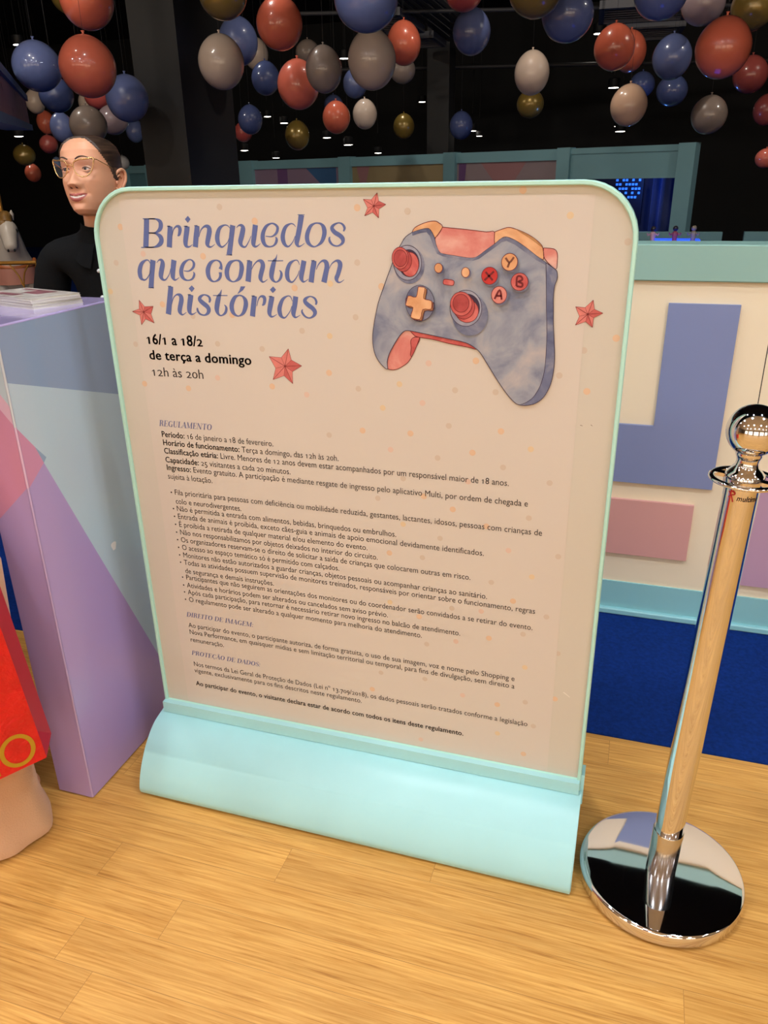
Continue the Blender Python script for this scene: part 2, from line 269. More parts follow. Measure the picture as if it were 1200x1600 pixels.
HEAD_STROKES=[[(-927.4,1336.1,11.2),(-931.8,1311.8,11.7),(-937.4,1283.7,11.8)],[(-936.0,1336.3,1.7),(-909.2,1336.2,2.6)],[(-948.1,1283.4,1.8),(-919.3,1283.8,2.2)],[(-923.1,1336.2,2.1),(-908.1,1336.0,2.6),(-898.6,1331.1,8.1),(-897.7,1323.3,9.4),(-901.9,1316.3,7.3),(-911.9,1311.0,3.0),(-927.1,1310.4,1.7)],[(-927.1,1310.3,1.7),(-912.1,1309.6,3.0),(-902.2,1304.0,9.0),(-900.1,1296.9,9.9),(-905.0,1289.8,8.2),(-918.1,1284.3,3.0),(-937.8,1283.7,2.2)],[(-876.9,1322.8,10.1),(-878.9,1313.7,11.0),(-884.4,1284.1,11.6)],[(-884.1,1322.8,1.3),(-877.2,1322.4,3.0)],[(-875.4,1305.0,1.3),(-870.7,1316.4,2.1),(-863.5,1322.4,3.8),(-857.4,1321.1,7.1),(-856.5,1315.5,7.6),(-859.6,1307.7,5.5),(-863.1,1305.2,2.1)],[(-840.0,1322.8,10.8),(-842.0,1313.8,10.9),(-847.0,1296.3,10.1),(-847.0,1288.4,8.4),(-843.2,1285.3,4.2),(-837.9,1286.2,2.1),(-832.6,1289.8,0.8)],[(-847.7,1322.8,0.8),(-839.4,1322.6,2.5)],[(-818.3,1323.7,9.9),(-820.3,1313.8,10.8),(-823.1,1303.4,10.8),(-826.9,1284.9,10.9)],[(-824.7,1323.8,0.8),(-817.5,1323.5,2.5)],[(-816.9,1303.5,1.2),(-811.2,1315.6,2.1),(-802.2,1322.5,4.1),(-794.5,1321.1,8.6),(-793.1,1313.9,10.3),(-797.6,1300.1,9.9),(-800.1,1291.0,9.1),(-796.8,1285.8,4.6),(-791.0,1286.2,2.1),(-783.9,1290.6,0.8)],[(-748.6,1319.1,1.2),(-754.1,1324.2,2.0),(-762.2,1324.2,3.2),(-771.6,1318.2,6.9),(-777.3,1305.3,9.4),(-777.4,1295.0,9.0),(-773.4,1287.5,5.3),(-767.4,1286.0,2.9),(-757.4,1293.4,1.6),(-752.4,1302.0,1.2)],[(-742.6,1324.5,10.8),(-748.7,1298.6,10.1),(-755.7,1271.3,11.0)],[(-762.8,1271.3,1.2),(-749.1,1271.4,1.6)],[(-735.5,1320.0,0.8),(-730.0,1324.2,2.4),(-724.1,1323.9,6.0),(-721.8,1318.3,9.6),(-725.9,1305.5,10.0),(-729.5,1295.3,9.3),(-727.2,1288.1,5.6),(-719.7,1286.4,2.8),(-711.1,1297.1,1.6),(-706.3,1305.6,1.2)],[(-695.6,1325.1,10.6),(-700.4,1303.9,9.9),(-702.7,1292.3,8.8),(-700.0,1287.2,4.8),(-694.9,1287.8,2.4),(-688.2,1292.4,0.8)],[(-676.0,1305.4,1.6),(-663.9,1304.9,2.3),(-654.3,1310.9,4.7),(-650.8,1320.1,5.4),(-655.4,1325.9,3.9),(-663.1,1327.6,2.7),(-673.8,1322.5,5.5),(-681.1,1310.8,7.9),(-682.5,1298.9,8.7),(-678.5,1289.9,6.3),(-670.3,1286.8,2.8),(-661.3,1288.9,3.1),(-655.7,1294.8,5.1),(-654.3,1300.4,4.7),(-656.1,1304.1,1.6)],[(-614.4,1321.8,1.1),(-618.8,1326.5,1.9),(-625.5,1326.9,2.7),(-635.1,1320.9,6.5),(-641.1,1307.5,8.5),(-640.9,1296.6,8.5),(-636.4,1289.1,5.4),(-630.1,1287.9,2.7),(-621.8,1295.9,1.7),(-616.4,1306.0,1.2)],[(-601.8,1342.3,11.0),(-606.3,1322.6,9.9),(-612.0,1302.6,9.6),(-614.1,1293.9,8.5),(-611.2,1288.2,4.2),(-605.9,1288.9,1.9),(-598.6,1293.5,0.8)],[(-609.6,1342.6,0.9),(-595.2,1342.6,1.1)],[(-570.1,1328.3,2.6),(-577.1,1327.5,3.0),(-585.9,1321.8,6.4),(-592.6,1307.7,8.4),(-591.9,1296.1,8.0),(-584.9,1288.9,4.2),(-576.4,1288.2,2.3),(-565.0,1295.9,6.0),(-558.7,1309.5,8.6),(-559.3,1320.2,8.2),(-564.0,1326.4,4.5),(-570.1,1328.3,2.6)],[(-521.3,1314.2,2.6),(-519.2,1320.2,4.8),(-523.2,1326.4,3.7),(-530.5,1328.5,2.2),(-539.5,1325.2,4.4),(-543.3,1319.4,7.4),(-538.6,1312.8,8.2),(-528.6,1307.1,8.2),(-523.3,1301.4,8.1),(-524.3,1294.3,5.2),(-533.1,1289.3,2.6),(-542.4,1290.6,3.4),(-548.3,1296.3,4.9),(-549.3,1302.1,3.4),(-547.3,1304.9,1.1)],[(-931.7,1252.6,1.3),(-935.1,1258.9,2.2),(-941.7,1259.2,3.1),(-952.2,1252.3,7.5),(-958.5,1239.4,9.8),(-958.5,1227.4,9.4),(-954.2,1222.3,4.9),(-947.5,1222.0,2.7),(-938.4,1230.5,1.8),(-933.7,1239.8,1.3)],[(-924.7,1259.8,11.8),(-931.5,1232.5,11.0),(-937.5,1206.4,11.6)],[(-943.7,1206.5,1.3),(-930.8,1206.7,1.8)],[(-917.2,1254.6,0.9),(-910.9,1260.1,2.6),(-905.0,1259.0,7.0),(-904.1,1252.1,10.0),(-908.4,1240.2,10.5),(-911.3,1229.5,9.7),(-907.7,1223.2,5.3),(-901.1,1223.3,2.6),(-892.0,1233.2,1.7),(-887.2,1244.2,1.3)],[(-877.4,1260.4,11.6),(-882.1,1242.4,10.8),(-884.3,1229.6,9.6),(-881.5,1223.3,4.8),(-877.2,1223.4,2.2),(-870.1,1227.7,0.9)],[(-858.1,1240.5,1.7),(-847.0,1240.3,2.6),(-837.0,1246.7,4.7),(-833.9,1254.8,5.5),(-838.0,1260.7,3.0),(-845.3,1261.3,2.5),(-856.4,1254.5,6.4),(-863.3,1242.7,8.6),(-863.9,1231.8,9.0),(-858.7,1224.6,5.2),(-850.3,1222.6,2.6),(-841.4,1225.5,3.9),(-836.3,1232.3,4.7),(-835.8,1236.3,3.4),(-837.6,1238.8,1.1)],[(-777.1,1244.6,8.3),(-774.9,1251.2,5.4),(-777.0,1258.3,4.1),(-785.6,1261.2,2.5),(-797.2,1256.2,6.7),(-804.5,1243.6,9.7),(-804.5,1231.1,8.8),(-799.3,1223.4,5.1),(-792.2,1221.6,2.5),(-782.9,1225.7,4.6),(-778.4,1232.5,5.8),(-778.3,1239.1,6.7)],[(-739.3,1261.6,2.9),(-746.5,1260.8,3.3),(-756.3,1255.9,7.4),(-763.6,1242.5,9.5),(-763.4,1230.9,8.7),(-757.6,1223.7,4.1),(-749.5,1222.3,2.5),(-737.8,1229.6,7.4),(-731.8,1244.8,9.4),(-731.6,1253.6,8.6),(-734.4,1259.5,4.9),(-739.3,1261.6,2.9)],[(-712.7,1261.4,10.1),(-714.8,1252.1,10.9),(-720.2,1222.7,11.4)],[(-719.8,1261.4,0.8),(-712.3,1261.4,2.4)],[(-710.8,1245.1,1.2),(-705.0,1254.0,2.0),(-696.3,1261.0,3.2),(-688.8,1259.9,8.0),(-686.4,1252.5,9.2),(-691.2,1238.4,9.3),(-693.4,1229.9,8.5),(-690.5,1223.4,4.0),(-685.5,1223.5,2.0),(-678.4,1228.1,0.8)],[(-655.4,1273.6,0.6),(-658.1,1266.3,3.2),(-662.6,1259.7,7.9),(-667.6,1245.8,10.0),(-670.2,1233.9,9.2),(-667.2,1226.2,5.6),(-660.8,1223.2,2.4),(-653.1,1228.2,4.4),(-649.3,1236.5,5.5),(-650.1,1242.3,3.6),(-653.2,1244.6,1.0)],[(-675.3,1261.7,1.6),(-643.7,1262.1,1.6)],[(-611.0,1255.3,1.2),(-614.4,1262.6,1.9),(-621.2,1262.8,2.3),(-630.9,1256.7,6.3),(-637.0,1242.8,8.7),(-636.9,1230.6,8.3),(-631.6,1224.4,4.3),(-625.6,1225.1,2.4),(-616.1,1236.2,1.6),(-612.6,1244.9,1.2)],[(-601.6,1262.7,10.0),(-605.7,1246.8,9.7),(-608.9,1233.2,9.0),(-606.0,1225.3,4.3),(-601.1,1225.8,1.9),(-594.7,1230.0,0.8)],[(-581.2,1263.0,9.6),(-583.1,1254.0,10.4),(-585.5,1245.4,10.0),(-589.6,1224.1,10.5)],[(-587.7,1263.1,0.8),(-580.6,1263.0,2.3)],[(-577.7,1247.2,1.2),(-573.4,1255.8,1.9),(-565.4,1262.7,3.4),(-558.3,1260.8,8.4),(-556.4,1252.6,9.5),(-559.9,1238.9,9.9),(-563.7,1224.6,10.8)],[(-551.8,1249.3,1.1),(-546.7,1257.9,1.9),(-537.9,1263.4,3.4),(-531.8,1261.1,8.3),(-530.2,1254.7,9.0),(-535.2,1239.4,8.3),(-538.5,1232.0,8.0),(-535.7,1225.7,3.8),(-530.1,1225.8,1.9),(-523.3,1230.2,0.8)],[(-891.6,1210.4,10.9),(-893.8,1200.6,11.4),(-898.0,1183.7,11.5),(-904.9,1155.3,12.0)],[(-898.6,1210.3,0.9),(-890.9,1210.3,2.6)],[(-894.9,1174.4,1.3),(-888.7,1187.7,2.2),(-880.0,1194.6,3.1),(-872.1,1192.4,8.7),(-871.0,1184.4,10.1),(-875.6,1171.2,10.1),(-877.7,1162.0,9.3),(-874.3,1156.1,4.4),(-869.9,1156.2,2.2),(-862.8,1160.6,0.9)],[(-848.5,1195.2,11.2),(-850.0,1188.7,11.3),(-853.7,1175.5,10.9),(-855.6,1163.7,9.6),(-852.3,1157.4,4.8),(-846.8,1157.9,2.2),(-839.8,1161.9,0.9)],[(-856.1,1195.0,0.9),(-848.6,1195.0,2.6)],[(-809.1,1181.1,3.0),(-806.7,1187.0,5.5),(-809.2,1193.0,4.3),(-818.5,1195.7,2.6),(-827.1,1191.8,6.0),(-829.7,1186.1,8.2),(-823.6,1180.1,9.5),(-814.1,1172.9,9.4),(-811.7,1166.5,9.0),(-815.3,1159.9,6.0),(-823.2,1156.2,3.0),(-832.2,1158.4,3.9),(-836.8,1164.8,4.8),(-836.6,1170.1,3.0)],[(-778.7,1206.9,0.6),(-782.1,1199.6,4.2),(-787.2,1191.2,9.3),(-791.9,1177.3,10.6),(-793.7,1167.1,9.4),(-790.8,1159.1,5.1),(-784.7,1156.7,2.6),(-776.0,1162.0,5.1),(-772.5,1169.6,5.5),(-773.2,1174.7,3.8),(-776.5,1177.6,1.1)],[(-799.0,1194.9,1.7),(-767.2,1195.7,1.7)],[(-735.0,1195.6,3.3),(-742.7,1196.5,2.9),(-752.1,1192.1,7.1),(-759.8,1178.2,9.7),(-759.2,1165.3,8.8),(-752.8,1158.5,4.6),(-745.6,1157.3,2.5),(-736.0,1163.7,6.7),(-729.5,1177.6,9.5),(-729.5,1188.2,8.3),(-735.0,1195.6,3.3)],[(-709.1,1196.2,10.2),(-711.1,1186.3,10.7),(-713.5,1175.3,10.7),(-716.8,1157.4,11.2)],[(-716.1,1196.2,0.8),(-708.7,1196.2,2.5)],[(-705.7,1177.3,1.2),(-701.6,1189.2,2.0),(-695.9,1195.7,3.3),(-689.3,1194.6,6.9),(-687.9,1189.6,6.9),(-690.2,1182.3,5.7),(-694.1,1178.8,2.0)],[(-672.2,1196.5,10.5),(-673.4,1190.9,10.5),(-677.1,1178.2,10.2),(-679.9,1165.7,9.0),(-677.2,1158.7,4.9),(-671.9,1158.7,2.4),(-664.1,1163.1,0.8)],[(-679.4,1196.3,0.8),(-672.2,1196.3,2.4)],[(-630.1,1188.5,1.2),(-633.5,1196.9,2.0),(-640.4,1197.6,2.4),(-650.5,1190.6,6.4),(-657.7,1175.1,8.9),(-657.2,1163.4,8.5),(-652.3,1157.5,4.5),(-646.2,1158.1,2.4),(-636.4,1169.4,1.6),(-631.7,1179.5,1.2)],[(-622.5,1197.5,10.3),(-625.6,1181.4,10.0),(-629.4,1166.4,9.2),(-626.7,1158.9,4.4),(-621.5,1159.6,2.0),(-615.2,1163.4,0.8)],[(-582.5,1183.2,3.1),(-580.8,1188.9,4.7),(-584.4,1195.5,3.9),(-593.0,1198.3,2.3),(-601.6,1194.5,5.5),(-604.3,1189.2,7.5),(-598.8,1183.1,8.7),(-589.0,1176.3,8.7),(-584.6,1169.3,8.3),(-588.0,1162.4,5.1),(-596.3,1158.3,2.8),(-604.7,1160.5,3.6),(-610.3,1166.7,4.4),(-611.4,1171.1,3.2),(-609.2,1174.0,1.2)]]
HEAD_POLYS=[[(-835.9,1341.4),(-830.9,1335.4),(-837.6,1328.5),(-843.3,1335.4)],[(-844.1,1213.1),(-838.4,1207.4),(-845.7,1200.2),(-851.7,1207.1)],[(-745.6,1199.4),(-742.4,1200.3),(-732.4,1206.7),(-726.6,1213.8),(-736.9,1213.6),(-740.4,1206.0)],[(-668.1,1215.1),(-662.5,1209.0),(-669.7,1202.6),(-675.6,1208.7)]]
PAD_SHAPES={'body':[(-392.9,1312.7),(-404.6,1305.2),(-412.6,1293.7),(-418.9,1283.6),(-425.0,1271.6),(-430.7,1257.2),(-445.4,1221.3),(-457.6,1189.1),(-466.9,1148.4),(-469.8,1123.9),(-467.7,1103.1),(-461.3,1087.3),(-451.3,1074.7),(-441.2,1068.4),(-441.9,1081.8),(-437.4,1098.1),(-425.5,1119.3),(-415.4,1133.9),(-407.1,1141.3),(-397.2,1142.1),(-369.7,1138.0),(-321.5,1130.0),(-301.5,1126.9),(-287.2,1122.9),(-274.4,1115.8),(-264.8,1107.7),(-248.3,1083.7),(-231.8,1059.5),(-213.4,1035.1),(-198.6,1020.1),(-189.1,1015.9),(-175.1,1016.0),(-160.0,1021.1),(-146.9,1033.0),(-137.5,1052.4),(-133.0,1074.4),(-132.0,1103.4),(-134.8,1133.3),(-138.2,1162.6),(-140.2,1191.6),(-141.4,1209.5),(-140.5,1227.9),(-137.0,1239.2),(-137.7,1248.9),(-141.0,1254.4),(-157.4,1265.2),(-172.3,1274.7),(-193.3,1289.7),(-211.2,1300.6),(-225.9,1305.9),(-234.5,1303.8),(-245.9,1294.8),(-261.7,1283.6),(-273.3,1275.1),(-282.2,1271.4),(-295.8,1271.6),(-316.3,1274.6),(-334.7,1277.2),(-342.5,1280.0),(-348.7,1291.3),(-352.0,1304.0),(-358.1,1315.2),(-364.3,1319.4),(-378.1,1317.2)],'side':[(-157.4,1265.2),(-154.0,1223.3),(-151.9,1191.2),(-148.2,1147.5),(-147.4,1110.2),(-148.3,1079.7),(-154.2,1052.9),(-165.2,1031.8),(-178.5,1020.6),(-189.1,1015.9),(-175.1,1016.0),(-160.0,1021.1),(-146.9,1033.0),(-137.5,1052.4),(-133.0,1074.4),(-132.0,1103.4),(-134.8,1133.3),(-138.2,1162.6),(-140.2,1191.6),(-141.4,1209.5),(-140.5,1227.9),(-137.0,1239.2),(-137.7,1248.9),(-141.0,1254.4)],'grip':[(-441.2,1068.4),(-441.9,1081.8),(-437.4,1098.1),(-425.5,1119.3),(-415.4,1133.9),(-407.1,1141.3),(-397.2,1142.1),(-378.5,1130.7),(-384.3,1114.8),(-392.4,1097.0),(-402.4,1082.1),(-419.3,1070.8),(-431.1,1067.3)],'grip_dark':[(-378.5,1130.7),(-389.2,1130.3),(-395.7,1123.8),(-394.9,1109.6),(-396.6,1096.8),(-392.4,1097.0),(-384.3,1114.8)],'under':[(-397.2,1142.1),(-369.7,1138.0),(-321.5,1130.0),(-301.5,1126.9),(-287.2,1122.9),(-274.4,1115.8),(-274.4,1113.5),(-288.6,1116.7),(-321.3,1121.4),(-353.4,1127.9),(-378.5,1130.7),(-388.3,1133.5)],'top':[(-338.1,1321.5),(-295.5,1317.8),(-261.3,1314.0),(-247.3,1314.1),(-246.6,1294.8),(-261.7,1283.6),(-273.3,1275.1),(-282.2,1271.4),(-295.8,1271.6),(-316.3,1274.6),(-334.7,1277.2),(-342.5,1280.0),(-348.7,1291.3),(-351.1,1302.9)],'bumpL':[(-392.9,1312.7),(-387.4,1320.8),(-370.5,1328.5),(-352.9,1331.6),(-344.6,1328.5),(-338.1,1321.5),(-351.1,1304.0),(-358.1,1315.2),(-364.3,1319.4),(-378.1,1317.2)],'bumpR':[(-246.7,1314.1),(-235.2,1318.2),(-223.7,1321.3),(-212.1,1318.9),(-194.5,1312.2),(-179.7,1304.1),(-167.9,1294.7),(-163.8,1287.1),(-162.0,1270.4),(-172.3,1274.7),(-193.3,1289.7),(-211.2,1300.6),(-225.9,1305.9),(-234.5,1303.8),(-245.9,1294.8)],'bumpR_edge':[(-212.1,1318.9),(-194.5,1312.2),(-179.7,1304.1),(-167.9,1294.7),(-163.8,1287.1),(-166.1,1289.9),(-188.3,1304.8),(-206.1,1314.9)],'trig':[(-163.2,1288.6),(-146.1,1287.3),(-139.9,1280.6),(-139.1,1268.3),(-141.0,1254.4),(-160.7,1272.1)],'rim':[(-392.9,1312.7),(-378.1,1317.2),(-364.3,1319.4),(-358.1,1315.2),(-352.0,1304.0),(-348.7,1291.3),(-342.5,1280.0),(-334.7,1277.2),(-316.3,1274.6),(-295.8,1271.6),(-282.2,1271.4),(-273.3,1275.1),(-261.7,1283.6),(-245.9,1294.8),(-234.5,1303.8),(-225.9,1305.9),(-211.2,1300.6),(-193.3,1289.7),(-172.3,1274.7),(-157.4,1265.2),(-157.5,1261.1),(-174.1,1269.2),(-194.3,1282.4),(-211.2,1293.7),(-225.6,1299.8),(-234.3,1297.6),(-244.9,1289.3),(-260.0,1278.7),(-272.0,1270.1),(-282.1,1266.8),(-295.7,1267.2),(-317.4,1270.6),(-337.0,1273.6),(-347.4,1277.8),(-353.3,1289.5),(-360.4,1307.5),(-366.2,1313.3),(-377.7,1311.7),(-391.7,1307.4)],'cross':[(-380.3,1221.3),(-367.7,1220.0),(-370.0,1201.4),(-355.7,1197.3),(-356.2,1182.9),(-371.4,1181.7),(-377.0,1164.0),(-394.0,1167.2),(-389.9,1185.0),(-403.6,1188.4),(-398.7,1205.1),(-384.3,1203.3)],'cross_edge':[(-376.2,1218.5),(-363.6,1217.2),(-365.9,1198.6),(-351.6,1194.5),(-352.2,1180.1),(-367.3,1178.8),(-372.9,1161.2),(-389.9,1164.4),(-385.8,1182.2),(-399.5,1185.5),(-394.6,1202.3),(-380.2,1200.4)],'cross_lo':[(-378.2,1219.9),(-365.6,1218.6),(-367.9,1200.0),(-353.6,1195.9),(-354.2,1181.5),(-369.4,1180.3),(-375.0,1162.6),(-391.9,1165.8),(-387.8,1183.6),(-401.6,1186.9),(-396.7,1203.7),(-382.3,1201.8)],'pill':[(-314.1,1229.4),(-314.6,1227.3),(-315.2,1226.3),(-316.2,1225.7),(-317.6,1225.3),(-319.6,1225.3),(-324.5,1225.7),(-329.5,1226.4),(-331.4,1226.9),(-332.7,1227.5),(-333.5,1228.4),(-333.8,1229.5),(-333.7,1231.6),(-333.3,1233.7),(-332.6,1234.7),(-331.6,1235.3),(-330.3,1235.7),(-328.3,1235.7),(-323.3,1235.3),(-318.3,1234.6),(-316.4,1234.1),(-315.2,1233.5),(-314.4,1232.6),(-314.0,1231.5)]}
PAD_ELLIPSES={'ringL_sh':(-397.7,1257.7,28.3,32.0),'ringL':(-400.9,1261.7,26.0,29.8),'holeL':(-398.3,1261.2,19.5,23.6),'stemL':(-396.5,1259.1,16.5,20.9),'capL_side':(-409.0,1265.8,16.0,18.9),'capL':(-414.3,1269.8,15.2,18.6),'dishL':(-413.8,1269.5,12.2,14.2),'shC':(-285.1,1173.9,32.3,36.2),'ringC':(-293.0,1185.9,28.8,31.5),'holeC':(-290.1,1187.1,22.5,24.1),'stemC':(-290.6,1181.5,20.8,20.2),'capC_side':(-296.6,1188.6,19.7,21.3),'capC':(-301.3,1193.5,19.7,20.8),'dishC':(-301.7,1194.6,14.5,15.6),'dpad':(-377.1,1192.8,26.8,31.4),'shade_yellow':(-216.8,1263.7,14.2,14.8),'face_yellow':(-218.5,1265.8,13.7,14.2),'shade_left':(-250.2,1240.6,14.5,15.0),'face_left':(-252.0,1242.7,14.0,14.4),'shade_right':(-197.9,1231.6,15.1,15.1),'face_right':(-199.7,1233.7,14.6,14.5),'shade_low':(-232.1,1208.9,14.0,15.2),'face_low':(-233.9,1211.0,13.4,14.6),'dot1_sh':(-340.7,1252.6,8.1,8.7),'dot1':(-342.7,1254.4,7.2,8.0),'dot2_sh':(-291.7,1245.9,8.0,8.6),'dot2':(-294.0,1247.8,7.2,8.4)}
PAD_LETTERS={'Y':[[(-225.5,1272.7),(-218.5,1265.5),(-211.3,1274.0)],[(-218.5,1265.5),(-221.4,1257.0)]],'X':[[(-259.0,1249.0),(-246.1,1235.3)],[(-244.5,1250.3),(-260.7,1235.0)]],'A':[[(-241.5,1204.0),(-233.1,1219.4),(-229.0,1203.2)],[(-238.3,1209.5),(-229.3,1209.7)]],'B':[[(-204.5,1226.5),(-204.1,1241.4),(-197.6,1242.6),(-195.1,1237.3),(-201.6,1234.0),(-194.8,1231.0),(-195.6,1225.6),(-204.5,1226.5)]]}
STARS=[([(-456.3,1378.0),(-440.5,1358.8),(-454.2,1336.6),(-480.5,1340.2),(-482.2,1367.6)],[(-453.4,1364.6),(-453.2,1351.7),(-465.4,1345.9),(-474.7,1353.4),(-467.4,1366.9)],(-462.7,1356.4)),([(-969.2,1181.8),(-937.7,1170.3),(-940.6,1136.6),(-971.3,1131.7),(-989.0,1158.2)],[(-958.1,1169.1),(-945.3,1154.8),(-959.8,1144.1),(-972.3,1151.4),(-972.1,1163.9)],(-962.1,1158.1)),([(-644.8,1097.6),(-618.2,1065.2),(-639.9,1028.3),(-682.5,1034.2),(-687.5,1080.3)],[(-639.7,1075.7),(-639.0,1052.7),(-658.0,1043.3),(-675.0,1057.4),(-661.3,1079.5)],(-654.4,1062.6)),([(-74.5,1205.7),(-56.7,1184.3),(-72.0,1159.9),(-101.0,1162.8),(-103.0,1193.7)],[(-71.5,1190.5),(-71.5,1176.0),(-84.1,1169.1),(-95.3,1177.9),(-87.0,1192.9)],(-81.7,1181.8))]
DOTS=[(-494.0,1353.8,0),(-696.5,1331.8,0),(-812.3,1268.2,0),(-624.0,1213.2,0),(-761.1,1158.7,0),(-916.0,1174.6,0),(-561.6,1054.3,0),(-685.6,1019.9,0),(-878.6,1004.3,0),(-983.9,1008.0,0),(-989.8,1321.4,0),(-767.0,1356.6,1),(-945.5,1271.2,1),(-1011.6,1253.4,1),(-1035.1,1197.0,1),(-849.0,1153.5,1),(-701.5,1094.5,1),(-807.5,1030.7,1),(-613.6,1133.3,1),(-556.8,1125.7,1),(-503.2,1162.7,1),(-501.9,1026.3,1),(-611.3,1007.7,1),(-496.9,1260.7,1),(-551.3,1222.4,1),(-992.8,1091.1,1),(-799.7,1100.4,1),(-494.4,1354.8,0),(-202.6,1379.5,0),(-31.1,1143.0,0),(-72.1,1047.6,0),(-272.7,1092.2,0),(-451.2,1219.5,0),(-401.3,1347.5,1),(-123.0,1339.8,1),(-27.9,1299.1,1),(-83.2,1119.7,1),(-373.2,1006.6,1),(-502.3,1025.8,1),(-452.9,991.5,1),(-310.4,1035.2,1),(-234.4,1036.2,1),(-361.7,1083.2,1),(-121.9,1073.5,1),(-418.7,1040.4,1),(-74.4,1186.1,1),(-495.6,942.4,0),(-397.2,944.3,0),(-221.2,962.3,0),(-274.0,915.7,0),(-369.8,815.2,0),(-443.8,679.6,0),(-181.3,605.3,0),(-310.2,793.7,0),(-242.0,765.3,0),(-567.2,927.4,1),(-321.3,965.3,1),(-438.1,907.7,1),(-342.4,898.9,1),(-164.1,932.1,1),(-214.2,891.3,1),(-412.6,849.0,1),(-281.1,855.7,1),(-125.2,868.5,1),(-413.3,749.2,1),(-335.4,727.0,1),(-159.9,792.4,1),(-195.7,718.0,1),(-227.2,641.9,1),(-146.7,666.1,1),(-98.7,717.6,1),(-372.3,678.4,1),(-245.7,571.1,1),(-308.1,568.3,1),(-444.1,561.5,1),(-466.8,800.8,1),(-181.2,605.7,0),(-227.2,509.1,0),(-202.8,344.6,0),(-489.7,326.5,0),(-82.3,384.3,0),(-379.1,536.4,0),(-139.7,225.3,0),(-247.3,571.6,1),(-308.1,566.1,1),(-112.4,579.5,1),(-157.0,531.1,1),(-297.6,488.5,1),(-361.9,470.2,1),(-148.9,451.2,1),(-83.9,497.3,1),(-365.5,379.0,1),(-279.7,353.0,1),(-143.3,363.4,1),(-199.2,267.8,1),(-467.8,375.8,1),(-122.5,304.9,1),(-374.3,210.5,1)]

def wloc(o):
    v = Vector((0, 0, 0))
    while o is not None: v += Vector(o.location); o = o.parent
    return v
def part(mb, name, parent, smooth=None, label=None):
    """mesh written in world coordinates, parented to an unrotated thing"""
    w = wloc(parent); mb.v = [(p[0] - w.x, p[1] - w.y, p[2] - w.z) for p in mb.v]
    o = mb.build(name, parent, smooth)
    if label: o['label'] = label
    return o
def solo(mb, name, loc, label=None, cat=None, group=None, kind=None, smooth=None):
    """a thing that is one mesh, origin at loc, written in world coordinates"""
    mb.v = [(p[0] - loc[0], p[1] - loc[1], p[2] - loc[2]) for p in mb.v]
    return tag(mb.build(name, None, smooth, loc), label, cat, group, kind)
def struct(mb, name, label=None):
    return tag(mb.build(name), label, None, None, 'structure')

